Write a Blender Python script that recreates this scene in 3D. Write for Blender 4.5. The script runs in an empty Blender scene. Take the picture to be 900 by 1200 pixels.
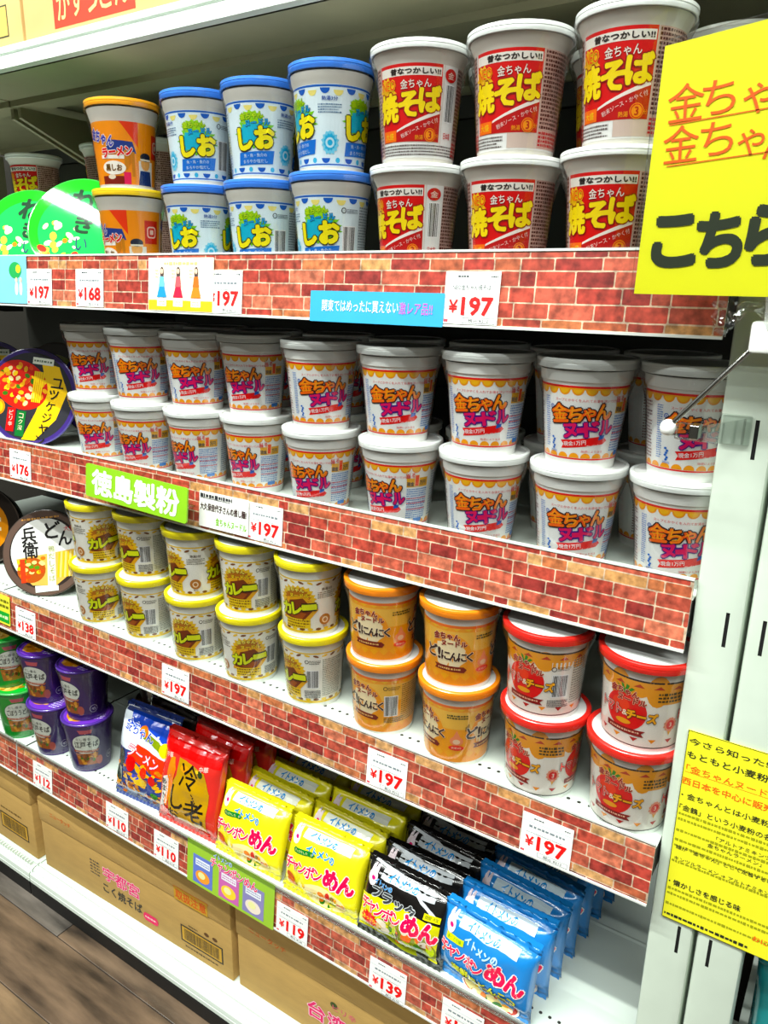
import bpy, bmesh, math, random
from mathutils import Vector, Matrix, noise
random.seed(7)
S = bpy.context.scene
COL = S.collection
# ------------------------------------------------------------------ camera, world, lights, exposure
cam_d = bpy.data.cameras.new('camera'); cam = bpy.data.objects.new('camera', cam_d); COL.objects.link(cam)
cam_d.sensor_fit = 'HORIZONTAL'; cam_d.sensor_width = 36.0; cam_d.lens = 36.0 * 900.64 / 900.0
cam_d.clip_start = 0.02
_r = Vector((0.8340, 0.5515, 0.0171)); _u = Vector((-0.1688, 0.2255, 0.9595)); _f = Vector((-0.5253, 0.8031, -0.2812))
cam.matrix_world = Matrix(((_r.x, _u.x, -_f.x, 0.1232), (_r.y, _u.y, -_f.y, -0.7309), (_r.z, _u.z, -_f.z, 0.2884), (0, 0, 0, 1)))
S.camera = cam
CAM = Vector((0.1232, -0.7309, 0.2884))
w = bpy.data.worlds.new('shop_air'); S.world = w; w.use_nodes = True
bg = w.node_tree.nodes['Background']; bg.inputs[0].default_value = (0.92, 1.0, 0.95, 1); bg.inputs[1].default_value = 0.6
S.view_settings.view_transform = 'Standard'; S.view_settings.look = 'None'
S.view_settings.gamma = 1.0; S.view_settings.exposure = -0.25
S.view_settings.use_curve_mapping = False
def tube_light(x, y, z, lx, ly, power):
    l = bpy.data.lights.new('ceiling_tube_light', 'AREA'); l.shape = 'RECTANGLE'; l.size = lx; l.size_y = ly
    l.energy = power; l.color = (0.95, 1.0, 0.95)
    o = bpy.data.objects.new('ceiling_tube_light', l); o.location = (x, y, z); COL.objects.link(o)
for _x in (-2.1, -0.7, 0.7):
    tube_light(_x, -1.02, 1.80, 1.2, 0.05, 45)
    tube_light(_x, -1.32, 1.80, 1.2, 0.05, 26)
    tube_light(_x, -2.05, 1.80, 1.2, 0.05, 22)
S.cycles.max_bounces = 8
S.cycles.transparent_max_bounces = 16

# ------------------------------------------------------------------ colours and materials
def sat(c, k=1.28):
    r, g, b, a = c; l = 0.3 * r + 0.59 * g + 0.11 * b
    return tuple(max(0.0, min(1.0, l + (v - l) * k)) for v in (r, g, b)) + (a,)
def lin(c):
    f = lambda v: v / 12.92 if v <= 0.04045 else ((v + 0.055) / 1.055) ** 2.4
    if isinstance(c, str):
        c = c.lstrip('#'); c = [int(c[i:i + 2], 16) / 255 for i in (0, 2, 4)]
    return (f(c[0]), f(c[1]), f(c[2]), 1.0)
MATS = {}
def mat(name, col, rough=0.5, var=0.06, scale=30, metal=0, coat=0, bump=0, bscale=60, spec=0.5, vcol=False, trans=0, aniso=(1, 1, 1)):
    if name in MATS: return MATS[name]
    m = bpy.data.materials.new(name); m.use_nodes = True; nt = m.node_tree; N = nt.nodes; L = nt.links
    b = N['Principled BSDF']
    b.inputs['Roughness'].default_value = rough; b.inputs['Metallic'].default_value = metal
    b.inputs['Coat Weight'].default_value = coat; b.inputs['Coat Roughness'].default_value = 0.12
    b.inputs['Specular IOR Level'].default_value = spec; b.inputs['Transmission Weight'].default_value = trans
    tc = N.new('ShaderNodeTexCoord'); mp = N.new('ShaderNodeMapping'); L.new(tc.outputs['Object'], mp.inputs[0])
    mp.inputs['Scale'].default_value = aniso
    no = N.new('ShaderNodeTexNoise'); no.inputs['Scale'].default_value = scale; no.inputs['Detail'].default_value = 4; L.new(mp.outputs[0], no.inputs[0])
    mr = N.new('ShaderNodeMapRange'); mr.inputs[1].default_value = 0.3; mr.inputs[2].default_value = 0.7
    mr.inputs[3].default_value = 1 - var; mr.inputs[4].default_value = 1 + var; L.new(no.outputs[0], mr.inputs[0])
    mx = N.new('ShaderNodeVectorMath'); mx.operation = 'SCALE'
    if vcol:
        a = N.new('ShaderNodeAttribute'); a.attribute_name = 'Col'; L.new(a.outputs['Color'], mx.inputs[0])
    else:
        mx.inputs[0].default_value = lin(col)[:3]
    L.new(mr.outputs[0], mx.inputs['Scale']); L.new(mx.outputs[0], b.inputs['Base Color'])
    if bump:
        n2 = N.new('ShaderNodeTexNoise'); n2.inputs['Scale'].default_value = bscale; n2.inputs['Detail'].default_value = 3
        L.new(mp.outputs[0], n2.inputs[0])
        bp = N.new('ShaderNodeBump'); bp.inputs['Strength'].default_value = bump; bp.inputs['Distance'].default_value = 0.003
        L.new(n2.outputs[0], bp.inputs['Height']); L.new(bp.outputs[0], b.inputs['Normal'])
    MATS[name] = m; return m
def film_mat(name='shrink_film', tint=(1, 1, 1, 1), gloss=0.10, bscale=70, bstr=0.5, rough=0.08):
    if name in MATS: return MATS[name]
    m = bpy.data.materials.new(name); m.use_nodes = True; nt = m.node_tree; N = nt.nodes; L = nt.links
    N.remove(N['Principled BSDF']); out = N['Material Output']
    t = N.new('ShaderNodeBsdfTransparent'); t.inputs[0].default_value = tint
    g = N.new('ShaderNodeBsdfGlossy'); g.inputs['Roughness'].default_value = rough
    lw = N.new('ShaderNodeLayerWeight'); lw.inputs[0].default_value = 0.35
    mr = N.new('ShaderNodeMapRange'); mr.inputs[3].default_value = gloss * 0.5; mr.inputs[4].default_value = 0.55
    L.new(lw.outputs['Fresnel'], mr.inputs[0])
    tc = N.new('ShaderNodeTexCoord'); mp = N.new('ShaderNodeMapping'); mp.inputs['Scale'].default_value = (1, 1, 0.35)
    L.new(tc.outputs['Object'], mp.inputs[0])
    no = N.new('ShaderNodeTexNoise'); no.inputs['Scale'].default_value = bscale; L.new(mp.outputs[0], no.inputs[0])
    bp = N.new('ShaderNodeBump'); bp.inputs['Strength'].default_value = bstr; bp.inputs['Distance'].default_value = 0.004
    L.new(no.outputs[0], bp.inputs['Height']); L.new(bp.outputs[0], g.inputs['Normal']); L.new(bp.outputs[0], lw.inputs['Normal'])
    mx = N.new('ShaderNodeMixShader'); L.new(mr.outputs[0], mx.inputs[0]); L.new(t.outputs[0], mx.inputs[1]); L.new(g.outputs[0], mx.inputs[2])
    L.new(mx.outputs[0], out.inputs[0])
    MATS[name] = m; return m
M_PRINT = mat('printed_ink', '#ffffff', 0.35, 0.03, 40, coat=0.25, vcol=True)
M_SHINY = mat('printed_glossy_lid', '#ffffff', 0.6, 0.03, 20, coat=1.0, vcol=True, spec=0.1); M_SHINY.node_tree.nodes['Principled BSDF'].inputs['Coat Roughness'].default_value = 0.035
M_PAPER = mat('printed_paper', '#ffffff', 0.6, 0.03, 20, vcol=True)
M_FOIL = mat('printed_bag_film', '#ffffff', 0.22, 0.04, 14, coat=0.8, bump=0.5, bscale=28, vcol=True)
M_BRICK = mat('printed_brick', '#ffffff', 0.4, 0.5, 120, coat=0.3, vcol=True)
M_WHITE = mat('white_painted_steel', '#dfeae0', 0.38, 0.03, 9)
M_POST = mat('aged_white_steel', '#d0dccd', 0.42, 0.05, 14, bump=0.05)
M_UNDER2 = mat('shade_darkened_underside', '#2e2c26', 0.55, 0.10, 7)  # shade beneath the product shelves put into the colour; storage shelf keeps the lighter one
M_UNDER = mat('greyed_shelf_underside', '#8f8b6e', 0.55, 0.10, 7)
M_DARK = mat('gap_shade_black', '#0b0b0b', 0.8)  # black standing in for shade inside holes and slots
M_BACK = mat('grey_back_panel', '#33342f', 0.6, 0.06, 6)
M_CARD = mat('brown_cardboard', '#c19a55', 0.85, 0.07, 18, bump=0.15, bscale=120, aniso=(1, 1, 4))
M_CARD2 = mat('pale_cardboard', '#dcb878', 0.85, 0.05, 18)
M_CLEAR = film_mat('clear_plastic', (0.96, 0.98, 0.97, 1), 0.08, 6, 0.0, 0.05)
M_FILM = film_mat('shrink_film', (0.985, 0.985, 0.985, 1), 0.09, 45, 0.6, 0.08)
M_CRUMP = film_mat('crumpled_clear_sleeve', (0.93, 0.95, 0.94, 1), 0.35, 90, 1.0, 0.06)
M_CHROME = mat('chrome_rod', '#c8c8c4', 0.15, 0.02, metal=1)
M_WPLAS = mat('white_plastic', '#f4f6f2', 0.3, 0.02)

# ------------------------------------------------------------------ objects
def root(name, label, cat, loc=(0, 0, 0), rot=(0, 0, 0), group=None):
    o = bpy.data.objects.new(name, None); COL.objects.link(o); o.empty_display_size = 0.02
    o.location = loc; o.rotation_euler = rot; o['label'] = label; o['category'] = cat
    if group: o['group'] = group
    return o
def tag(o, label, cat, group=None):
    o['label'] = label; o['category'] = cat
    if group: o['group'] = group
    return o
def link(name, me, parent=None, loc=None, m=None, label=None):
    o = bpy.data.objects.new(name, me); COL.objects.link(o)
    if parent: o.parent = parent
    if loc: o.location = loc
    if m: me.materials.clear(); me.materials.append(m)
    if label: o['label'] = label
    return o
def dup(r, loc, rotz, label, group=None, rot=None):
    c = r.copy(); COL.objects.link(c); c.location = loc; c.rotation_euler = rot if rot else (0, 0, rotz); c['label'] = label
    if group: c['group'] = group
    for ch in r.children:
        k = ch.copy(); COL.objects.link(k); k.parent = c
        for g in ch.children:
            d = g.copy(); COL.objects.link(d); d.parent = k
    return c
def bm_mesh(bm, name, smooth=False):
    me = bpy.data.meshes.new(name); bmesh.ops.recalc_face_normals(bm, faces=bm.faces); bm.to_mesh(me); bm.free()
    if smooth:
        me.shade_smooth()
        try: me.set_sharp_from_angle(angle=math.radians(35))
        except Exception: pass
    return me
def add_box(bm, x0, x1, y0, y1, z0, z1, bev=0):
    v = [bm.verts.new(p) for p in ((x0, y0, z0), (x1, y0, z0), (x1, y1, z0), (x0, y1, z0), (x0, y0, z1), (x1, y0, z1), (x1, y1, z1), (x0, y1, z1))]
    fs = [bm.faces.new([v[i] for i in q]) for q in ((0, 3, 2, 1), (4, 5, 6, 7), (0, 1, 5, 4), (1, 2, 6, 5), (2, 3, 7, 6), (3, 0, 4, 7))]
    if bev:
        es = list({e for f in fs for e in f.edges}); bmesh.ops.bevel(bm, geom=es, offset=bev, segments=2, affect='EDGES', profile=0.5)
def box(name, x0, x1, y0, y1, z0, z1, m, parent=None, bev=0, label=None):
    bm = bmesh.new(); add_box(bm, x0, x1, y0, y1, z0, z1, bev)
    return link(name, bm_mesh(bm, name, bev > 0), parent, m=m, label=label)
def revolve(prof, n=48, cap_bottom=True, cap_top=False):
    bm = bmesh.new(); rings = []
    for r, z in prof:
        rings.append([bm.verts.new((r * math.cos(2 * math.pi * i / n), r * math.sin(2 * math.pi * i / n), z)) for i in range(n)])
    for a, b in zip(rings, rings[1:]):
        for i in range(n): bm.faces.new((a[i], a[(i + 1) % n], b[(i + 1) % n], b[i]))
    if cap_bottom: bm.faces.new(rings[0][::-1])
    if cap_top: bm.faces.new(rings[-1])
    return bm
def extrude_x(poly, x0, x1, closed=True):
    """poly: list of (y,z); swept along x"""
    bm = bmesh.new()
    a = [bm.verts.new((x0, y, z)) for y, z in poly]; b = [bm.verts.new((x1, y, z)) for y, z in poly]
    n = len(poly)
    for i in range(n if closed else n - 1):
        j = (i + 1) % n; bm.faces.new((a[i], a[j], b[j], b[i]))
    if closed: bm.faces.new(a[::-1]); bm.faces.new(b)
    return bm
def tube(pts, r, n=10):
    bm = bmesh.new(); rings = []
    pts = [Vector(p) for p in pts]
    for k, p in enumerate(pts):
        d = (pts[min(k + 1, len(pts) - 1)] - pts[max(k - 1, 0)]).normalized()
        a = d.orthogonal().normalized(); b = d.cross(a)
        rings.append([bm.verts.new(p + r * (a * math.cos(2 * math.pi * i / n) + b * math.sin(2 * math.pi * i / n))) for i in range(n)])
    for q, s in zip(rings, rings[1:]):
        for i in range(n): bm.faces.new((q[i], q[(i + 1) % n], s[(i + 1) % n], s[i]))
    bm.faces.new(rings[0][::-1]); bm.faces.new(rings[-1])
    return bm

# ------------------------------------------------------------------ lettering and flat print
_T = {}
_tc = bpy.data.curves.new('glyphs', 'FONT'); _to = bpy.data.objects.new('glyphs', _tc)
def glyphs(s, off, res):
    k = (s, off, res)
    if k not in _T:
        if _to.name not in COL.objects: COL.objects.link(_to)
        _tc.body = s; _tc.offset = off; _tc.resolution_u = res
        dg = bpy.context.evaluated_depsgraph_get(); dg.update()
        me = bpy.data.meshes.new_from_object(_to.evaluated_get(dg))
        vs = [(v.co.x, v.co.y) for v in me.vertices]; fs = [tuple(p.vertices) for p in me.polygons]
        bpy.data.meshes.remove(me); _T[k] = (vs, fs)
    return _T[k]
class Decal:
    """flat print: coloured shapes in label coordinates (u right, v up, metres), laid on a surface by build()"""
    def __init__(s): s.e = []
    def poly(s, pts, col, layer=1): s.e.append((list(pts), [tuple(range(len(pts)))], lin(col), layer, 0)); return s
    def rect(s, x0, y0, x1, y1, col, layer=0): return s.poly([(x0, y0), (x1, y0), (x1, y1), (x0, y1)], col, layer)
    def rrect(s, x0, y0, x1, y1, r, col, layer=1):
        P = []
        for cx, cy, a in ((x1 - r, y0 + r, -90), (x1 - r, y1 - r, 0), (x0 + r, y1 - r, 90), (x0 + r, y0 + r, 180)):
            for k in range(5):
                t = math.radians(a + k * 22.5); P.append((cx + r * math.cos(t), cy + r * math.sin(t)))
        return s.poly(P, col, layer)
    def ell(s, cx, cy, rx, ry, col, layer=1, n=20, a0=0, a1=360, rot=0):
        full = a1 - a0 >= 360; c, q = math.cos(rot), math.sin(rot); P = []
        for i in range(n if full else n + 1):
            t = math.radians(a0 + (a1 - a0) * i / n); x, y = rx * math.cos(t), ry * math.sin(t)
            P.append((cx + x * c - y * q, cy + x * q + y * c))
        return s.poly(P, col, layer)
    def ring(s, cx, cy, r0, r1, col, layer=1, n=20):
        vs = []; fs = []
        for i in range(n):
            t = 2 * math.pi * i / n; vs += [(cx + r0 * math.cos(t), cy + r0 * math.sin(t)), (cx + r1 * math.cos(t), cy + r1 * math.sin(t))]
        for i in range(n): j = (i + 1) % n; fs.append((2 * i, 2 * i + 1, 2 * j + 1, 2 * j))
        s.e.append((vs, fs, lin(col), layer, 0)); return s
    def burst(s, cx, cy, rx, ry, n, col, layer=1, inner=0.78, seed=1):
        rnd = random.Random(seed); vs = [(cx, cy)]; fs = []
        for i in range(2 * n):
            k = (1 if i % 2 else inner) * rnd.uniform(0.93, 1.05); t = math.pi * i / n
            vs.append((cx + rx * k * math.cos(t), cy + ry * k * math.sin(t)))
        for i in range(2 * n): fs.append((0, 1 + i, 1 + (i + 1) % (2 * n)))
        s.e.append((vs, fs, lin(col), layer, 0)); return s
    def text(s, t, cx, cy, h, col, layer=3, w=None, rot=0, shear=0, bold=0.0, out=None, res=2, curve=0, out2=None):
        """outlined lettering centred on (cx, cy), fitted to height h and width w"""
        vs0, _ = glyphs(t, 0.0, res)
        if not vs0: return s
        xs = [v[0] for v in vs0]; ys = [v[1] for v in vs0]
        bx, by = (min(xs) + max(xs)) / 2, (min(ys) + max(ys)) / 2; hh = max(ys) - min(ys); ww = max(xs) - min(xs)
        sy = h / hh; sx = sy if w is None else w / ww
        c, q = math.cos(rot), math.sin(rot)
        B = bold * 0.5; lays = [(B, col, 0)]
        if out: lays.append((B + out[1] * 0.75, out[0], -1))
        if out2: lays.append((B + out2[1] * 0.75, out2[0], -2))
        vs, fs = glyphs(t, 0.0, res)
        for off, cl, dl in lays:
            n = 8 if off > .03 else 4
            sh = [(0, 0)] if off < .004 else [(off * math.cos(2 * math.pi * (k + .5) / n), off * math.sin(2 * math.pi * (k + .5) / n)) for k in range(n)]
            for kk, (dx, dy) in enumerate(sh):
                P = []
                for x, y in vs:
                    X, Y = (x - bx) * sx + dx * min(sx, sy * 1.2), (y - by) * sy + dy * sy
                    X += shear * Y; Y += curve * (1 - (2 * X / (ww * sx)) ** 2) * h
                    P.append((cx + X * c - Y * q, cy + X * q + Y * c))
                s.e.append((P, fs, lin(cl), layer + dl * 0.6 + kk * .045, 1))
        return s
    def vtext(s, t, cx, y1, h, col, layer=3, dx=0, **k):
        for i, ch in enumerate(t): s.text(ch, cx + dx * i, y1 - h * (i + 0.5) * 1.12, h * 0.9, col, layer, **k)
        return s
    def lines(s, x0, y0, x1, y1, n, col, layer=1, fill=0.55, seed=3, cw=0.9):
        """rows of tiny illegible print"""
        rnd = random.Random(seed); dy = (y1 - y0) / n; vs = []; fs = []
        for i in range(n):
            y = y1 - dy * (i + 0.5); hh = dy * fill / 2; x = x0; end = x1 - (rnd.random() * 0.2 * (x1 - x0) if i % 3 == 2 else 0)
            while x < end:
                ln = min(dy * rnd.uniform(0.35, 1.0) * cw, end - x); k = len(vs); t = hh * rnd.uniform(0.6, 1)
                vs += [(x, y - t), (x + ln, y - t), (x + ln, y + t), (x, y + t)]; fs.append((k, k + 1, k + 2, k + 3))
                x += ln + dy * rnd.uniform(0.15, 0.3)
        s.e.append((vs, fs, lin(col), layer, 0)); return s
    def barcode(s, x0, y0, x1, y1, layer=2, seed=5, white='#ffffff', ink='#111111'):
        s.rect(x0 - .001, y0 - .001, x1 + .001, y1 + .001, white, layer - 0.5)
        rnd = random.Random(seed); x = x0; vs = []; fs = []
        while x < x1:
            b = rnd.choice((.0004, .0007, .0010, .0004)); k = len(vs)
            vs += [(x, y0), (min(x + b, x1), y0), (min(x + b, x1), y1), (x, y1)]; fs.append((k, k + 1, k + 2, k + 3)); x += b + rnd.choice((.0004, .0008))
        s.e.append((vs, fs, lin(ink), layer, 0)); return s
    def build(s, name, fmap, parent, m=None, step=None, stepv=None, loff=0.00014, ulim=None):
        m = m or M_PRINT; V = []; F = []; CC = []
        for P, fs, col, layer, istext in s.e:
            bm = bmesh.new(); vv = [bm.verts.new((x, y, 0)) for x, y in P]
            for f in fs:
                try: bm.faces.new([vv[i] for i in f])
                except ValueError: pass
            for ax, st in ((0, step), (1, stepv)):
                if not st: continue
                lo = min(p[ax] for p in P); hi = max(p[ax] for p in P)
                k = math.floor(lo / st) + 1
                while k * st < hi:
                    if k * st - lo > st * .05 and hi - k * st > st * .05:
                        co = [0, 0, 0]; co[ax] = k * st; no = [0, 0, 0]; no[ax] = 1
                        bmesh.ops.bisect_plane(bm, geom=bm.verts[:] + bm.edges[:] + bm.faces[:], plane_co=co, plane_no=no, dist=1e-7)
                    k += 1
            base = len(V); bm.verts.index_update(); off = loff * (layer + 1)
            for v in bm.verts: V.append(fmap(v.co.x, v.co.y, off))
            for f in bm.faces:
                idx = [base + q.index for q in f.verts]
                if f.normal.z < 0 if f.normal.length > 0 else False: idx.reverse()
                F.append(idx); CC.append((col, len(idx)))
            bm.free()
        me = bpy.data.meshes.new(name); me.from_pydata(V, [], F)
        at = me.color_attributes.new('Col', 'FLOAT_COLOR', 'CORNER'); buf = []
        for col, n in CC: buf += list(sat(col) if m != M_BRICK else col) * n
        at.data.foreach_set('color', buf); me.materials.append(m)
        return link(name, me, parent)
def cone_map(rfun, z0, rref=0.041):
    def f(u, v, off):
        a = u / rref; r = rfun(z0 + v) + off
        return (r * math.sin(a), -r * math.cos(a), z0 + v)
    return f
def flat_map(o=(0, 0, 0), ex=(1, 0, 0), ey=(0, 0, 1), n=(0, -1, 0)):
    o, ex, ey, n = map(Vector, (o, ex, ey, n))
    return lambda u, v, off: tuple(o + ex * u + ey * v + n * off)
# ------------------------------------------------------------------ cup noodles
def piece(pts):
    def f(z):
        if z <= pts[0][1]: return pts[0][0]
        for (ra, za), (rb, zb) in zip(pts, pts[1:]):
            if z <= zb: return ra + (rb - ra) * (z - za) / (zb - za)
        return pts[-1][0]
    return f
def cup_protos(kind, H, rl, wall, lid_mat, lid_h, top_mat, body_mat, label_fn, z0, rim=0.004, film=True, disc_print=None):
    """wall: [(r,z)...] outer profile of the cup below the lid; returns dict of meshes"""
    rf = piece(wall)
    bm = revolve([(wall[0][0] - .004, 0.0015), (wall[0][0] - .003, 0), (wall[0][0], 0.0)] + [(r, z) for r, z in wall[1:]], 56)
    body = bm_mesh(bm, kind + '_body', True); body.materials.append(body_mat)
    zb = H - lid_h
    lp = [(wall[-1][0] + .0002, zb + .001), (rl - .0008, zb), (rl - .0002, zb + .0006), (rl, H - .0040), (rl + .0005, H - .0034), (rl + .0003, H - .0008), (rl - .0006, H), (rl - rim + .0008, H - .0001), (rl - rim, H - .0015)]
    bm = revolve(lp, 56, False, False); lid = bm_mesh(bm, kind + '_lid', True); lid.materials.append(lid_mat)
    bm = revolve([(rl - rim + .0002, H - .0016), (rl - rim - .006, H - .0015), (.012, H - .0014), (.0005, H - .0013)], 40, False, True)
    disc = bm_mesh(bm, kind + '_disc', True); disc.materials.append(top_mat)
    D = Decal(); label_fn(D)
    lab_o = D.build('printed_label', cone_map(rf, z0), None, M_PRINT, step=0.0045)
    lab = lab_o.data; bpy.data.objects.remove(lab_o)
    fm = None
    if film:
        rnd = random.Random(3); n = 40; bm = bmesh.new(); rows = []
        zs = [0.004, 0.02, 0.045, 0.07, zb - .012, zb - .002, H - .004]
        for z in zs:
            rr = (rf(z) if z < zb - .003 else rl) + .0011
            if z == zb - .002: rr = rl + .0008
            if abs(z - (zb - .012)) < 1e-6: rr = (rf(z) + rl) / 2 + .0005
            rows.append([bm.verts.new(((rr + rnd.uniform(0, .0006)) * math.cos(2 * math.pi * i / n), (rr + rnd.uniform(0, .0006)) * math.sin(2 * math.pi * i / n), z)) for i in range(n)])
        for a, b in zip(rows, rows[1:]):
            for i in range(n): bm.faces.new((a[i], a[(i + 1) % n], b[(i + 1) % n], b[i]))
        fm = bm_mesh(bm, kind + '_film'); fm.shade_smooth(); fm.materials.append(M_FILM)
    return dict(body=body, lid=lid, disc=disc, label=lab, film=fm, H=H)
def place_cup(P, name, x, y, z, delta, label, cat, group, simple=False, yaw=None, tilt=None):
    th = math.atan2(CAM.x - x, -(CAM.y - y)) + math.radians(delta) if yaw is None else math.radians(yaw)
    t = root(name, label, cat, (x, y, z), tilt or (0, 0, th), group)
    link('cup_body', P['body'], t); l = link('lid', P['lid'], t); link('lid_top', P['disc'], l); link('printed_label', P['label'], t)
    if P['film'] and not simple: link('shrink_film', P['film'], t)
    return t
# --- label artwork.  u runs round the cup (0 = front logo), v up from the foot of the print
CIRC = 0.2576
def band(D, v0, v1, col, layer=0): D.rect(-CIRC / 2, v0, CIRC / 2, v1, col, layer)
def lab_noodle(D):
    band(D, 0, .076, '#f4f5f3'); band(D, .0735, .0757, '#d9222a', 1); band(D, .0015, .0030, '#d9222a', 1)
    band(D, .0718, .0735, '#f5b51f', 1)
    n = 20; st = CIRC / n
    for i in range(n):
        u = -CIRC / 2 + (i + .5) * st
        D.ell(u, .0722, .0058, .0058, '#f0a81c', 1, 12, 180, 360); D.ell(u, .0722, .0042, .0042, '#f7c23a', 2, 10, 180, 360)
        D.ell(u, .0034, .0056, .0050, '#f3ae22', 1, 12, 0, 180)
    D.text('スープとかやくを入れてお湯を注いで3分間', .004, .0615, .0030, '#d4262c', 3, w=.066)
    cols = ['#ef7d1a', '#f08a1c', '#ee7018', '#f08a1c']
    for i, (ch, u, v, h) in enumerate((('金', -.0240, .0480, .0180), ('ち', -.0080, .0475, .0145), ('ゃ', .0060, .0480, .0120), ('ん', .0200, .0510, .0150))):
        D.text(ch, u, v, h, cols[i], 5, w=h * 1.02, rot=.12, bold=.085, out=('#2a1512', .10))
        D.text(ch, u + .0002, v + .0010, h * .80, '#f7b02c', 6, w=h * .82, rot=.12, bold=.0)
    for ch, u, v, h in (('ヌ', -.0120, .0310, .0130), ('ー', -.0010, .0320, .0030), ('ド', .0100, .0335, .0140), ('ル', .0250, .0358, .0135)):
        D.text(ch, u, v, h, '#d8226c', 5, w=max(h, .0075), rot=.14, bold=.09, out=('#4a1f7e', .09))
    c, s = math.cos(.13), math.sin(.13)
    R = lambda x, y: (x * c - y * s + .002, x * s + y * c + .0195)
    D.poly([R(-.024, -.0042), R(.022, -.0042), R(.0265, -.0010), R(.022, .0042), R(-.024, .0042), R(-.021, 0)], '#e02a30', 2)
    D.text('現金1万円', -.0065, .0185, .0048, '#ffffff', 4, w=.024, rot=.13, bold=.02)
    D.poly([R(.0165, .0005), R(.023, .0015), R(.024, .0052), R(.018, .005)], '#2c5fb4', 3)
    D.text('プレゼント', .013, .0165, .0028, '#ffffff', 4, w=.014, rot=.13)
    D.text('抽選により当る', .0130, .0105, .0024, '#cf2a2c', 3, w=.024)
    # left column of blue print
    D.ring(-.0335, .0535, .0018, .0025, '#2b61b6', 2); D.text('金', -.0335, .0535, .0024, '#2b61b6', 2)
    D.lines(-.044, .012, -.0375, .064, 24, '#5f87c4', 2, seed=8)
    for k in range(6): D.ell(-.0315 + .0012 * math.sin(k * 2.1), .0115 + .0022 * k, .0016, .0012, '#2f6ec0', 2, 8)
    D.lines(-.0355, .0075, -.027, .0100, 2, '#2f6ec0', 2)
    # right panel of print
    D.rect(.0335, .058, .0345, .0705, '#d7d0b0', 1); D.rect(.034, .0490, .062, .0600, '#e8b62c', 1.2)
    D.text('当る', .0385, .0635, .0060, '#d93020', 4, bold=.03, rot=.1); D.text('現金', .0385, .0530, .0052, '#2b3a52', 4, w=.0085, bold=.04)
    D.text('1', .0465, .0570, .0125, '#e8641c', 5, w=.0042, bold=.04, out=('#fff3c8', .04)); D.text('万円', .0545, .0540, .0055, '#2b3a52', 4, w=.0085, bold=.04)
    D.rect(.034, .0095, .063, .0475, '#e9eef2', 1); D.lines(.0345, .0100, .0625, .0475, 14, '#4c7ab8', 2, seed=11)
    for v in (.0275, .0335, .0200): D.lines(.0345, v, .0625, v + .0030, 1, '#d4585c', 2.5, seed=int(v * 1e4))
    D.rect(.045, .0050, .058, .0100, '#3b78c2', 2)
    D.lines(.070, .010, .098, .066, 18, '#6b7e9c', 2, seed=21); D.barcode(.104, .022, .120, .056)
    D.lines(-.088, .010, -.052, .066, 18, '#8d6f70', 2, seed=22)
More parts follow.
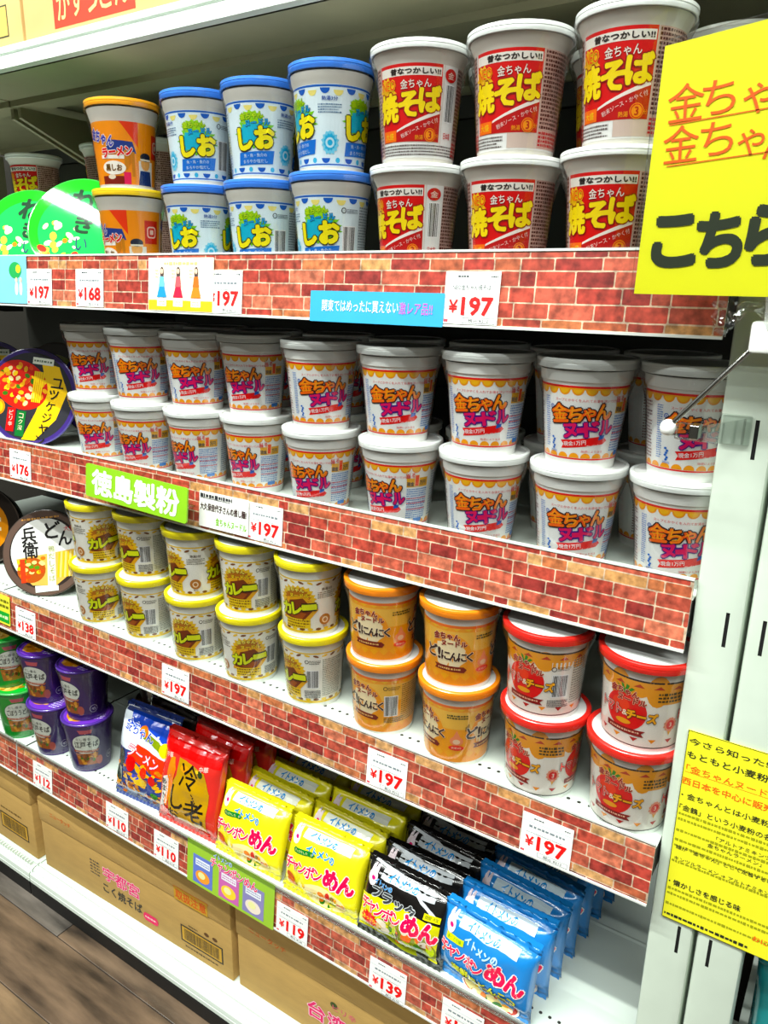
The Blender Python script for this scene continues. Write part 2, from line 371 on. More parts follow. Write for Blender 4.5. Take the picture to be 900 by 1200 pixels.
def lab_yakisoba(D):
    band(D, 0, .083, '#f4f4f2')
    def face(uc):
        D.rect(uc - .037, .0140, uc + .032, .0830, '#f7efe6', 1); D.rect(uc - .0365, .0145, uc + .0310, .0830, '#d3292b', 2)
        D.rect(uc - .0355, .0725, uc + .0300, .0800, '#f6f2ea', 3)
        D.text('昔なつかしい!!', uc + .0035, .0763, .0052, '#251c1a', 5, w=.050, bold=.08)
        D.burst(uc - .0270, .0610, .0125, .0125, 11, '#f3c81c', 3, .7, 4); D.rect(uc - .0355, .040, uc - .020, .058, '#eeb81a', 3)
        D.text('NEO', uc - .0250, .0650, .0088, '#e8691f', 6, w=.0170, bold=.04, out=('#f8e46a', .05))
        D.text('金ちゃん', uc + .0045, .0655, .0082, '#fbf3ea', 6, w=.0300, rot=.05, bold=.025, out=('#9b1c1e', .04))
        for ch, u, v, h in (('焼', -.0255, .0450, .0245), ('そ', -.0020, .0475, .0205), ('ば', .0195, .0520, .0215)):
            D.text(ch, uc + u, v, h, '#f8e22a', 6, w=h * (1.0 if ch != '焼' else .92), rot=.05, bold=.10, out=('#8e1a16', .06))
        D.poly([(uc - .0355, .0145), (uc + .0310, .0145), (uc + .0310, .0395), (uc - .0160, .0230), (uc - .0355, .0180)], '#b9242a', 2.5)
        D.poly([(uc - .0160, .0232), (uc - .0155, .0252), (uc + .0305, .0440), (uc + .0305, .0400)], '#faf2ec', 4)
        D.text('粉末ソース・かやく付', uc + .0090, .0270, .0042, '#f4e6e0', 5, w=.042, rot=.38)
        D.rect(uc - .0350, .0150, uc - .0165, .0250, '#f0851e', 4); D.text('大盛', uc - .0258, .0200, .0056, '#f8d43a', 5, w=.012, bold=.02)
        D.ell(uc + .0205, .0205, .0062, .0062, '#f2a727', 4.5, 18); D.ring(uc + .0205, .0205, .0047, .0055, '#d3292b', 5.5)
        D.text('3', uc + .0205, .0205, .0064, '#b81e20', 6, bold=.04); D.text('熱湯', uc + .0090, .0182, .0042, '#f3b03a', 5, w=.0085, bold=.02)
        D.text('分', uc + .0285, .0200, .0036, '#f3b03a', 5)
    face(0); face(.129)
    D.lines(-.037, .0015, .0650, .0125, 4, '#4b3b39', 3, seed=2); D.lines(.070, .0015, .125, .0125, 4, '#4b3b39', 3, seed=9)
    D.rect(.0325, .012, .0335, .083, '#e5ddd6', 3)
    D.ell(.0415, .0745, .0075, .0060, '#c9262a', 3, 18); D.text('金', .0415, .0745, .0060, '#f6e7da', 4, w=.008, bold=.02)
    D.barcode(.0370, .034, .0475, .066, seed=6); D.text('日本製', .0420, .0210, .0060, '#c9262a', 3, w=.010, bold=.02)
    D.rect(.052, .0015, .0900, .0830, '#c9aea4', 1.6); D.lines(.0525, .018, .0895, .0825, 19, '#55261f', 3, seed=12, fill=.72); D.lines(.0525, .003, .0895, .017, 4, '#b9323a', 3.2, seed=13, fill=.8)
    D.rect(-.128, .0015, -.0370, .0830, '#d8c6bd', 1.6); D.rect(-.0962, .0015, -.0370, .0830, '#cfb0a6', 1.8); D.lines(-.0955, .018, -.0640, .0825, 19, '#55261f', 3, seed=14, fill=.74); D.lines(-.0955, .003, -.0640, .0165, 4, '#b9323a', 3, seed=15, fill=.8); D.lines(-.0630, .003, -.0385, .0825, 24, '#5b2a22', 3, seed=16, fill=.7)
def twice(D, logo, desc, bar, nutri):
    k = 0.041 * math.pi / 180
    logo(0.0); desc(57 * k); logo(115 * k); bar(165 * k); nutri(206 * k)
    nutri(206 * k - CIRC + .052)
def shift(u): return u if u < CIRC / 2 else u - CIRC
def lab_shio(D):
    band(D, 0, .080, '#eaf6fb'); band(D, .0775, .0795, '#1e62b8', 1); band(D, .0012, .0026, '#1e62b8', 1)
    n = 18; st = CIRC / n
    for i in range(n):
        u = -CIRC / 2 + (i + .5) * st; c = '#1f5fb6' if i % 2 else '#f1e49a'
        D.ell(u, .0765 if i % 2 else .0745, .0052, .0055, c, 1.5, 12, 180, 360)
        if i % 2: D.ell(u, .0082, .0050, .0050, c, 1.5, 12, 180, 360)
        else: D.ell(u, .0062, .0028, .0028, '#5fb7dc', 1.5, 10)
    def logo(u0):
        u0 = shift(u0)
        D.burst(u0, .0450, .0275, .0180, 17, '#8fd04a', 2, .74, 3); D.burst(u0 - .002, .0450, .0215, .0135, 15, '#35b6cf', 2.6, .8, 5); D.burst(u0 - .004, .0610, .0160, .0085, 13, '#a9d84e', 2.2, .8, 6)
        D.text('金ちゃん', u0 - .004, .0640, .0070, '#c7e34c', 5, w=.028, rot=.10, bold=.08, out=('#3f7f33', .06)); D.text('ヌードル', u0 + .0035, .0565, .0065, '#3ea2df', 5, w=.0290, rot=.08, bold=.08, out=('#1c4a3a', .06))
        D.text('しお', u0 + .0005, .0400, .0225, '#f6e92c', 7, w=.0440, rot=.06, bold=.13, out=('#241e12', .06))
        D.poly([(u0 - .024, .0105), (u0 + .022, .0125), (u0 + .024, .0270), (u0 - .0225, .0245)], '#2176c8', 3)
        D.text('魚・鳥・魚介の', u0 - .001, .0215, .0040, '#e8f5fb', 5, w=.030, rot=.04); D.text('まろやか塩だし', u0 - .001, .0152, .0040, '#e8f5fb', 5, w=.032, rot=.04)
    def desc(u0):
        u0 = shift(u0); D.text('熱湯3分', u0, .0665, .0044, '#1b4d9c', 4, w=.017, bold=.03); D.lines(u0 - .013, .0520, u0 + .013, .0620, 4, '#5a7898', 3, seed=4)
        D.burst(u0, .0235, .0105, .0125, 14, '#8ed3ea', 3, .86, 8); D.burst(u0, .0240, .0078, .0092, 12, '#4fb2d9', 3.5, .8, 2); D.ring(u0, .0235, .003, .0052, '#d4f1fa', 4)
    def bar(u0):
        u0 = shift(u0); D.barcode(u0 - .0075, .014, u0 + .0075, .047, seed=9); D.ring(u0 - .0075, .0640, .0022, .0030, '#1c2430', 3); D.text('カップ', u0 - .0075, .0640, .0020, '#1c2430', 3); D.lines(u0 - .0035, .0610, u0 + .0110, .0660, 3, '#31425a', 3, seed=6)
    def nutri(u0):
        u0 = shift(u0); D.rect(u0 - .016, .0095, u0 + .016, .0700, '#dfe6ea', 1.2); D.lines(u0 - .0155, .010, u0 + .0155, .0695, 20, '#7d8a96', 3, seed=5)
    twice(D, logo, desc, bar, nutri)
def lab_curry(D):
    band(D, 0, .078, '#f6f4ec'); band(D, .0755, .0775, '#e9c81e', 1); band(D, 0, .0035, '#efcf2a', 1)
    rnd = random.Random(5)
    for i in range(22):
        u = -CIRC / 2 + (i + .5) * CIRC / 22
        D.ell(u, .0725 + rnd.uniform(-.001, .001), .0042, .0016, '#7a4a22' if i % 2 else '#f0cb2a', 1.5, 8, rot=rnd.uniform(-.5, .5)); D.ell(u, .0055, .0042, .0020, '#7a4a22' if i % 2 else '#f2d34a', 1.5, 8)
    def logo(u0):
        u0 = shift(u0)
        D.burst(u0, .0470, .0285, .0235, 23, '#e8c51e', 2, .84, 4); D.burst(u0, .0500, .0205, .0165, 21, '#b87a1a', 2.2, .82, 9)
        D.poly([(u0 - .026, .018), (u0 + .012, .014), (u0 + .029, .034), (u0 + .013, .056), (u0 - .016, .050)], '#e6b322', 2.4)
        D.poly([(u0 - .022, .022), (u0 + .008, .018), (u0 + .023, .035), (u0 + .008, .051), (u0 - .012, .046)], '#7d3f18', 2.8)
        D.poly([(u0 - .018, .024), (u0 + .006, .0205), (u0 + .013, .0290), (u0 - .010, .0330)], '#a85f20', 3)
        D.rect(u0 - .020, .0070, u0 + .018, .0205, '#eed132', 3); D.lines(u0 - .019, .0075, u0 + .017, .0200, 3, '#8a6a1e', 3.5, seed=3)
        D.text('金ちゃん', u0 - .003, .0615, .0060, '#f7e98a', 5, w=.026, rot=.05, bold=.08, out=('#7a4a1a', .07), curve=.25); D.text('ヌードル', u0 + .003, .0545, .0055, '#f5dc56', 5, w=.027, rot=.05, bold=.08, out=('#7a4a1a', .07))
        for ch, du, v, h, wd in (('カ', -.0175, .0340, .0165, .0145), ('レ', -.0010, .0355, .0160, .0130), ('ー', .0165, .0385, .0040, .0180)):
            D.text(ch, u0 + du, v, h, '#e3e83a', 7, w=wd, rot=.07, bold=.12, out=('#2a2410', .07))
    def desc(u0):
        u0 = shift(u0); D.text('熱湯3分', u0, .0635, .0040, '#4c3a22', 4, w=.015, bold=.03); D.lines(u0 - .013, .0500, u0 + .013, .0600, 4, '#6a6455', 3, seed=4)
        D.ell(u0 - .002, .0190, .0085, .0080, '#b9804e', 3, 16); D.ring(u0 - .002, .0185, .0028, .0046, '#f3e2c8', 4); D.text('当り', u0 - .002, .0095, .0035, '#7a3c20', 4)
    def bar(u0):
        u0 = shift(u0); D.barcode(u0 - .0080, .024, u0 + .0080, .050, seed=9); D.ring(u0 - .0075, .0640, .0020, .0028, '#2a2418', 3); D.lines(u0 - .0040, .0600, u0 + .0110, .0665, 3, '#3a3428', 3, seed=6); D.lines(u0 - .012, .0075, u0 + .012, .0200, 6, '#56565a', 3, seed=16, fill=.75)
    def nutri(u0):
        u0 = shift(u0); D.rect(u0 - .016, .0070, u0 + .016, .0680, '#e6e4da', 1.2); D.lines(u0 - .0155, .010, u0 + .0155, .0675, 20, '#8a8a80', 3, seed=5)
    twice(D, logo, desc, bar, nutri)
def lab_garlic(D):
    band(D, 0, .078, '#f4b04a'); band(D, .046, .070, '#f3c878', 0.5); band(D, .0745, .0775, '#ef7f1a', 1); band(D, .0, .012, '#f6a92a', 1)
    n = 20
    for i in range(n):
        u = -CIRC / 2 + (i + .5) * CIRC / n; D.poly([(u - .0055, .012), (u, .0065), (u + .0055, .012), (u, .0175)], '#f8b93e', 1.5); D.poly([(u - .0045, .0745), (u, .071), (u + .0045, .0745)], '#f8c65a', 1.5)
    def logo(u0):
        u0 = shift(u0)
        D.ell(u0, .0400, .0245, .0265, '#f4ab3a', 1.8, 26); D.burst(u0 - .001, .0400, .0205, .0215, 9, '#fbeccb', 2, .88, 7)
        D.text('金ちゃん', u0 - .005, .0620, .0085, '#8e2a1c', 5, w=.0310, rot=.03, bold=.11, out=('#fbeccb', .06), curve=.2); D.text('ヌードル', u0 + .004, .0545, .0065, '#8e2a1c', 5, w=.0290, rot=.02, bold=.11, out=('#fbeccb', .06))
        for ch, du, v, h, wd in (('ど', -.0230, .0410, .0155, .0130), ('!', -.0135, .0400, .0140, .0026), ('に', -.0055, .0385, .0110, .0095), ('ん', .0045, .0380, .0105, .0092), ('に', .0140, .0380, .0105, .0090), ('く', .0225, .0385, .0115, .0070)):
            D.text(ch, u0 + du, v, h, '#3a1712', 6, w=wd * 1.05, bold=.07, out=('#fdf3dc', .05))
        D.poly([(u0 - .020, .0190), (u0 + .017, .0175), (u0 + .020, .0215), (u0 + .016, .0250), (u0 - .020, .0255), (u0 - .0175, .0225)], '#7e2c22', 4)
        D.lines(u0 - .015, .0195, u0 + .013, .0235, 1, '#f0c890', 5, seed=7, fill=.7)
    def desc(u0):
        u0 = shift(u0); D.lines(u0 - .012, .0600, u0 + .012, .0665, 2, '#4e4a20', 3, seed=4, fill=.75)
        D.ell(u0, .0300, .0080, .0065, '#f2a07c', 3, 18); D.poly([(u0 - .0045, .0345), (u0, .0450), (u0 + .0045, .0345)], '#f2a07c', 3); D.ell(u0, .0290, .0045, .0035, '#f8d8bc', 3.5, 14)
        D.ell(u0, .0205, .0095, .0036, '#e8502c', 4, 18); D.text('熱湯3分', u0, .0205, .0030, '#fbe9d0', 5, w=.012)
        for k in range(3): D.rect(u0 + .010 + .0016 * k, .044 + .002 * k, u0 + .0108 + .0016 * k, .050 + .002 * k, '#4a2010', 4)
    def bar(u0):
        u0 = shift(u0); D.barcode(u0 - .0080, .024, u0 + .0080, .052, seed=9); D.ring(u0 - .0075, .0640, .0020, .0028, '#3a2010', 3); D.lines(u0 - .0040, .0610, u0 + .0110, .0665, 3, '#6a4a20', 3, seed=6); D.lines(u0 - .009, .0135, u0 + .018, .0215, 4, '#6a5a2a', 3, seed=16, fill=.75)
    def nutri(u0):
        u0 = shift(u0); D.rect(u0 - .016, .0130, u0 + .016, .0690, '#f0c88a', 1.2); D.lines(u0 - .0155, .0135, u0 + .0155, .0685, 18, '#9a7a3a', 3, seed=5)
    twice(D, logo, desc, bar, nutri)
def lab_tomato(D):
    band(D, 0, .078, '#f7f2ea'); band(D, .0755, .0775, '#1d1512', 1.2); band(D, .0, .0012, '#1d1512', 1.2)
    rnd = random.Random(12); n = 14
    band(D, .0655, .0755, '#eba81e', 1)
    for i in range(n):
        u = -CIRC / 2 + (i + .5) * CIRC / n; D.ell(u, .0665, .011, rnd.choice((.006, .012, .018, .009)), '#eba81e', 1.1, 16)
        D.poly([(u - .0050, .0690), (u + .0010, .0730), (u + .0055, .0690)], '#b84a14', 1.6); D.poly([(u - .0042, .0105), (u, .0060), (u + .0042, .0105)], '#b8302a' if i % 2 else '#f0a21e', 1.6)
    def logo(u0):
        u0 = shift(u0)
        D.ell(u0 - .002, .0385, .0215, .0215, '#e13a1c', 2, 32); D.ell(u0 - .007, .0450, .0095, .0080, '#ec5a2a', 2.2, 18)
        for a in (-.7, -.2, .3, .8): D.poly([(u0 - .004, .0590), (u0 - .004 + .012 * math.sin(a) - .0015, .0590 + .011 * math.cos(a)), (u0 - .004 + .012 * math.sin(a) + .0015, .0585 + .010 * math.cos(a)), (u0 - .002, .0580)], '#3f8a2c', 2.5)
        D.text('金ちゃん', u0 - .004, .0600, .0075, '#a22018', 5, w=.0290, rot=-.06, bold=.10, out=('#fbe6c8', .06), curve=.2); D.text('ヌードル', u0 + .004, .0525, .0065, '#a22018', 5, w=.0280, rot=-.05, bold=.10, out=('#fbe6c8', .06))
        D.text('トマト', u0 - .0175, .0385, .0105, '#e13a1c', 7, w=.0240, bold=.06, out=('#fdf3e4', .05), out2=('#4a120c', .10)); D.text('&', u0 - .0015, .0370, .0060, '#fff2dc', 7, bold=.03)
        D.text('チーズ', u0 + .0150, .0365, .0110, '#f4b824', 7, w=.0290, rot=-.05, bold=.12, out=('#3a1a0a', .07))
        D.ell(u0 - .003, .0265, .0080, .0030, '#f0b03a', 4, 16)
        D.poly([(u0 - .022, .0140), (u0 + .019, .0125), (u0 + .016, .0160), (u0 + .020, .0195), (u0 - .022, .0205)], '#8e1d22', 4); D.lines(u0 - .018, .0150, u0 + .014, .0185, 1, '#f4c8b0', 5, seed=7, fill=.7)
    def desc(u0):
        u0 = shift(u0); D.rect(u0 - .015, .052, u0 + .015, .068, '#eba81e', 1.3); D.lines(u0 - .013, .0540, u0 + .013, .0660, 3, '#463a10', 3, seed=4, fill=.78)
        D.burst(u0 + .004, .0280, .0078, .0090, 12, '#e8a08a', 3, .86, 8); D.ell(u0 + .004, .0280, .0048, .0055, '#d8402e', 3.5, 14); D.text('3', u0 + .004, .0280, .0050, '#fbe6d8', 4, bold=.03); D.poly([(u0 + .0015, .0215), (u0 + .0065, .0215), (u0 + .004, .0150)], '#e8b04a', 3)
    def bar(u0):
        u0 = shift(u0); D.rect(u0 - .010, .0200, u0 + .013, .0660, '#f3efe8', 1.3); D.barcode(u0 - .0080, .024, u0 + .0080, .050, seed=9); D.ring(u0 - .0075, .0580, .0020, .0028, '#2a2418', 3); D.lines(u0 - .0040, .0560, u0 + .0110, .0610, 3, '#3a3428', 3, seed=6); D.lines(u0 - .012, .0105, u0 + .012, .0200, 5, '#56565a', 3, seed=16, fill=.75)
    def nutri(u0):
        u0 = shift(u0); D.rect(u0 - .016, .0130, u0 + .016, .0690, '#ece6dc', 1.2); D.lines(u0 - .0155, .0135, u0 + .0155, .0685, 18, '#8f857a', 3, seed=5)
    twice(D, logo, desc, bar, nutri)
def lab_ramen(D):
    band(D, 0, .076, '#f0a01e'); 
    def face(uc):
        D.poly([(uc + .010, .076), (uc + .034, .076), (uc + .034, .045)], '#e2571e', 1)
        D.poly([(uc - .012, .042), (uc - .006, .054), (uc + .026, .052), (uc + .031, .038)], '#2c3f86', 2); D.rect(uc + .014, .018, uc + .018, .042, '#c98a1c', 2); D.rect(uc + .024, .010, uc + .028, .040, '#c98a1c', 2)
        D.text('金ちゃん', uc - .018, .0570, .0140, '#4a4aa8', 6, w=.0400, rot=-.30, bold=.10, out=('#fbf6ee', .08))
        D.text('ラーメン', uc + .0040, .0395, .0105, '#d8262c', 7, w=.0420, rot=.10, bold=.12, out=('#fbf6ee', .09))
        D.rect(uc - .020, .0310, uc + .014, .0355, '#fbf6ee', 3)
        D.ell(uc - .002, .0200, .0175, .0085, '#fbf6ee', 4, 24); D.text('黒しお', uc - .002, .0200, .0080, '#3a2a1a', 6, w=.0240, bold=.05, out=('#d8a02a', .03))
        D.rect(uc - .022, .0, uc + .012, .0100, '#7e2c20', 2); D.ell(uc - .006, .0090, .0060, .0030, '#f0e2d0', 3, 12); D.rect(uc + .012, .0, uc + .022, .0150, '#d8486a', 2.2)
        for k in range(5): D.rect(uc + .0175 + .0012 * k, .018 + .002 * k, uc + .0183 + .0012 * k, .032 + .001 * k, '#c98a1c', 3)
    face(0); face(.129)
    # plain generic uniformed figure block and the red box with its ringed square mark
    for u0 in (.045, -.084):
        D.rect(u0 - .011, 0, u0 + .014, .030, '#f3efe6', 1.5); D.ell(u0, .0270, .0080, .0085, '#e8b47c', 3, 16); D.ell(u0, .0350, .0090, .0052, '#1e2438', 3.5, 16); D.rect(u0 - .009, .0305, u0 + .009, .0328, '#e8e2d4', 4)
        D.poly([(u0 - .012, 0), (u0 + .012, 0), (u0 + .009, .018), (u0 - .009, .018)], '#24386e', 3)
        D.rect(u0 + .012, .034, u0 + .034, .064, '#cf4638', 2.4)
        D.rrect(u0 + .0155, .0415, u0 + .0305, .0565, .004, '#f6ddd0', 3); D.rrect(u0 + .0172, .0432, u0 + .0288, .0548, .003, '#cf4638', 3.5); D.rrect(u0 + .0200, .0460, u0 + .0260, .0520, .001, '#f6ddd0', 4)
    D.rect(.086, .0, .0905, .076, '#e4e0d8', 1.5)
G = 1
L_ND = mat('white_lid_plastic', '#f1f5f2', 0.3, 0.03, coat=0.4); CUPW = mat('white_cup_foam', '#eef0ec', 0.5, 0.03)
CUPY = mat('translucent_white_cup', '#dedad0', 0.4, 0.03)
L_BL = mat('blue_lid_plastic', '#3c7fe0', 0.25, 0.05, coat=0.5); L_OR = mat('amber_lid_plastic', '#f3a51c', 0.25, 0.05, coat=0.5)
L_YE = mat('yellow_lid_plastic', '#f4e41a', 0.25, 0.04, coat=0.5); L_GA = mat('orange_lid_plastic', '#fb9116', 0.25, 0.04, coat=0.5); L_RE = mat('red_lid_plastic', '#ee2a20', 0.25, 0.04, coat=0.5)
L_YE2 = L_YE
TOPW = mat('white_lid_film', '#f2f4f1', 0.25, 0.05, 60, coat=0.4, bump=0.2, bscale=70)
P_ND = cup_protos('noodle', .1100, .0504, [(.0345, 0), (.0350, .004), (.0436, .0870), (.0452, .0880), (.0462, .0985)], L_ND, .0100, TOPW, CUPW, lab_noodle, .0085)
P_YK = cup_protos('yakisoba', .1095, .0505, [(.0355, 0), (.0362, .004), (.0428, .0905), (.0442, .0935), (.0480, .1012)], L_ND, .0085, TOPW, CUPY, lab_yakisoba, .0065)
P_BL = cup_protos('shio', .1108, .0480, [(.0355, 0), (.0360, .003), (.0425, .0875), (.0445, .0920), (.0458, .0995)], L_BL, .0100, TOPW, CUPY, lab_shio, .0065)
P_RA = cup_protos('ramen', .1102, .0485, [(.0350, 0), (.0355, .003), (.0415, .0830), (.0435, .0900), (.0462, .0995)], L_OR, .0090, TOPW, CUPY, lab_ramen, .0070)
P_RB = dict(P_RA); _l = P_RA['lid'].copy(); _l.materials.clear(); _l.materials.append(mat('lemon_lid_plastic', '#f6cf1e', 0.25, 0.04, coat=0.5)); P_RB['lid'] = _l
P_YE = cup_protos('curry', .1070, .0485, [(.0370, 0), (.0374, .003), (.0425, .0860), (.0430, .0940), (.0442, .0965)], L_YE, .0105, TOPW, CUPW, lab_curry, .0065, rim=.0055)
P_GA = cup_protos('garlic', .1049, .0500, [(.0385, 0), (.0390, .003), (.0435, .0840), (.0440, .0920), (.0455, .0940)], L_GA, .0105, TOPW, CUPW, lab_garlic, .0060, rim=.0055)
P_RE = cup_protos('tomato', .1041, .0510, [(.0390, 0), (.0395, .003), (.0445, .0840), (.0450, .0920), (.0465, .0940)], L_RE, .0105, TOPW, CUPW, lab_tomato, .0060, rim=.0055)

ZA, ZB, ZC, ZD = 0.2985, 0.0065, -0.2688, -0.6050
ordn = ['first', 'second', 'third', 'fourth', 'fifth', 'sixth', 'seventh', 'eighth', 'ninth']
LV = {1: 'upper', 0: 'lower'}
# top row: yakisoba, salt noodles, amber ramen cups
YK = [(1, -.331, .016, -12), (1, -.223, .020, 166), (1, -.114, .013, 162), (0, -.334, .022, -34), (0, -.228, .026, 168), (0, -.121, .019, 164)]
posn = ['nearest the blue-lidded cups', 'in the middle stack of three', 'beside the big yellow sign']
for i, (lv, x, y, d) in enumerate(YK):
    place_cup(P_YK, 'noodle_cup', x, y, ZA + lv * .1080, d, '%s red and white fried noodle cup, %s' % (LV[lv], posn[i % 3]), 'noodle cup', 'red and white cups on the top product shelf')
for i, (lv, x, y, d) in enumerate([(1, -.276, .125, -10), (0, -.276, .125, 10), (1, -.160, .125, -30), (0, -.160, .125, 0), (1, -.05, .12, 0), (0, -.05, .12, 0)]):
    place_cup(P_YK, 'noodle_cup', x, y, ZA + lv * .1080, d, '%s shaded red noodle cup %s' % (LV[lv], ['behind, in the gap right of the first red stack', 'behind, in the gap right of the middle red stack', 'hidden behind the stack beside the yellow sign'][i // 2]), 'noodle cup', 'red and white cups on the top product shelf')
BL = [(1, -.682, .048, -120), (1, -.574, .047, -12), (1, -.454, .030, -60), (0, -.686, .045, -38), (0, -.575, .047, -135), (0, -.454, .029, -135)]
posb = ['next to the amber-lidded cups', 'in the middle stack of three', 'next to the red fried noodle cups']
for i, (lv, x, y, d) in enumerate(BL):
    place_cup(P_BL, 'noodle_cup', x, y, ZA + lv * .1093, d, '%s blue-lidded white salt noodle cup, %s' % (LV[lv], posb[i % 3]), 'noodle cup', 'blue-lidded cups on the top product shelf')
place_cup(P_RA, 'noodle_cup', -.806, .028, ZA + .1087, -22, 'orange ramen cup with amber lid, upper of its stack', 'noodle cup', 'orange ramen cups on the top product shelf')
place_cup(P_RB, 'noodle_cup', -.806, .030, ZA, -55, 'orange ramen cup with lemon-yellow lid, lower of its stack', 'noodle cup', 'orange ramen cups on the top product shelf')
# second row: nine stacks of two
ND = [(1, -.951, .062, -22), (1, -.826, .047, -8), (1, -.716, .054, -12), (1, -.615, .066, -28), (1, -.479, .040, 6), (1, -.362, .038, -4), (1, -.248, .038, -8), (1, -.139, .042, 0), (1, -.036, .053, 16),
      (0, -.949, .062, -26), (0, -.824, .047, -40), (0, -.715, .053, -52), (0, -.615, .066, -42), (0, -.480, .041, -30), (0, -.359, .040, -36), (0, -.248, .040, 2), (0, -.139, .043, 6), (0, -.036, .053, 10)]
for i, (lv, x, y, d) in enumerate(ND):
    k = i % 9; wh = '%s stack from the left' % ordn[k] if k < 8 else 'stack beside the white post'
    place_cup(P_ND, 'noodle_cup', x, y, ZB + lv * .1085, d, '%s white noodle cup with gold scallops, %s' % (LV[lv], wh), 'noodle cup', 'white noodle cups on the second product shelf')
for i, x in enumerate([-.90, -.78, -.66, -.54, -.42, -.305, -.192, -.085]):
    for lv in (1, 0):
        place_cup(P_ND, 'noodle_cup', x, .148 + .01 * (i % 2), ZB + lv * .1085, -30 + 17 * i, '%s shaded white noodle cup behind the gap right of the %s stack' % (LV[lv], ordn[i]), 'noodle cup', 'white noodle cups on the second product shelf')
# third row: curry, garlic, tomato cups
YE = [(1, -.949, .034, -105), (1, -.838, .041, -170), (1, -.714, .031, -58), (1, -.606, .034, -140), (1, -.493, .032, -26), (0, -.951, .032, -115), (0, -.838, .038, -165), (0, -.716, .031, -150), (0, -.607, .031, -120), (0, -.491, .035, -168)]
for i, (lv, x, y, d) in enumerate(YE):
    place_cup(P_YE, 'noodle_cup', x, y, ZC + lv * .1055, d, '%s yellow-lidded curry noodle cup, %s stack from the left' % (LV[lv], ordn[i % 5]), 'noodle cup', 'yellow-lidded curry cups on the third product shelf')
GA = [(1, -.374, .031, -24), (1, -.262, .030, -14), (0, -.372, .034, -152), (0, -.261, .031, -56)]
for i, (lv, x, y, d) in enumerate(GA):
    place_cup(P_GA, 'noodle_cup', x, y, ZC + lv * .1034, d, '%s orange-lidded garlic noodle cup, stack %s' % (LV[lv], ['next to the yellow cups', 'next to the red cups'][i % 2]), 'noodle cup', 'orange-lidded garlic cups on the third product shelf')
RE = [(1, -.152, .030, -142), (1, -.042, .030, -20), (0, -.149, .0315, -42), (0, -.046, .0315, -20)]
for i, (lv, x, y, d) in enumerate(RE):
    place_cup(P_RE, 'noodle_cup', x, y, ZC + lv * .1026, d, '%s red-lidded tomato noodle cup, stack %s' % (LV[lv], ['next to the orange-lidded cups', 'beside the white post'][i % 2]), 'noodle cup', 'red-lidded tomato cups on the third product shelf')
# ------------------------------------------------------------------ the gondola: floor, base, posts, shelves
SH = {'top': (.2985, .3238, -.0254), 'second': (.0065, .0289, -.0035), 'third': (-.2688, -.2622, -.0130), 'fourth': (-.6050, -.5854, -.0150)}
RH = .0717; TILT = -.0067
FLZ = -.945
fl = box('floor', -3.2, 1.6, -2.6, .6, FLZ - .03, FLZ - .002, mat('floor_joint', '#2a2420', 0.8)); fl['kind'] = 'structure'
wm = mat('shop_wall_paint', '#35322c', 0.7, 0.05, 3)
for nm, b in (('ceiling', (-3.2, 1.6, -2.6, .6, 1.83, 1.87)), ('wall_back', (-3.2, 1.6, .56, .6, FLZ, 1.83)), ('wall_front', (-3.2, 1.6, -2.64, -2.6, FLZ, 1.83)), ('wall_left', (-3.24, -3.2, -2.6, .6, FLZ, 1.83)), ('wall_right', (1.6, 1.64, -2.6, .6, FLZ, 1.83))):
    o_ = box(nm, *b, mat('ceiling_paint', '#8f9089', 0.8, 0.03, 3) if nm == 'ceiling' else wm); o_['kind'] = 'structure'
plank_m = [mat('weathered_floor_plank_%s' % n, c, 0.42, 0.75, 14, bump=0.15, bscale=60, aniso=(.45, 2.4, 1), coat=0.15) for n, c in (('brown', '#5f4d3c'), ('grey', '#5a534c'), ('tan', '#6a563f'))]
rnd = random.Random(4)
for r in range(9):
    y1 = -.062 + .12 - r * .12; off = {1: -.727, 2: -1.063}.get(r, -1.063 - .41 * (r % 3)); x = off - .92 * 2
    while x < 1.2:
        bm = bmesh.new(); add_box(bm, x + .0008, x + .92 - .0008, y1 - .12 + .0006, y1 - .0006, FLZ - .002, FLZ + rnd.uniform(0, .0004), .0012)
        link('plank', bm_mesh(bm, 'plank'), fl, m=plank_m[rnd.randrange(3)]); x += .92
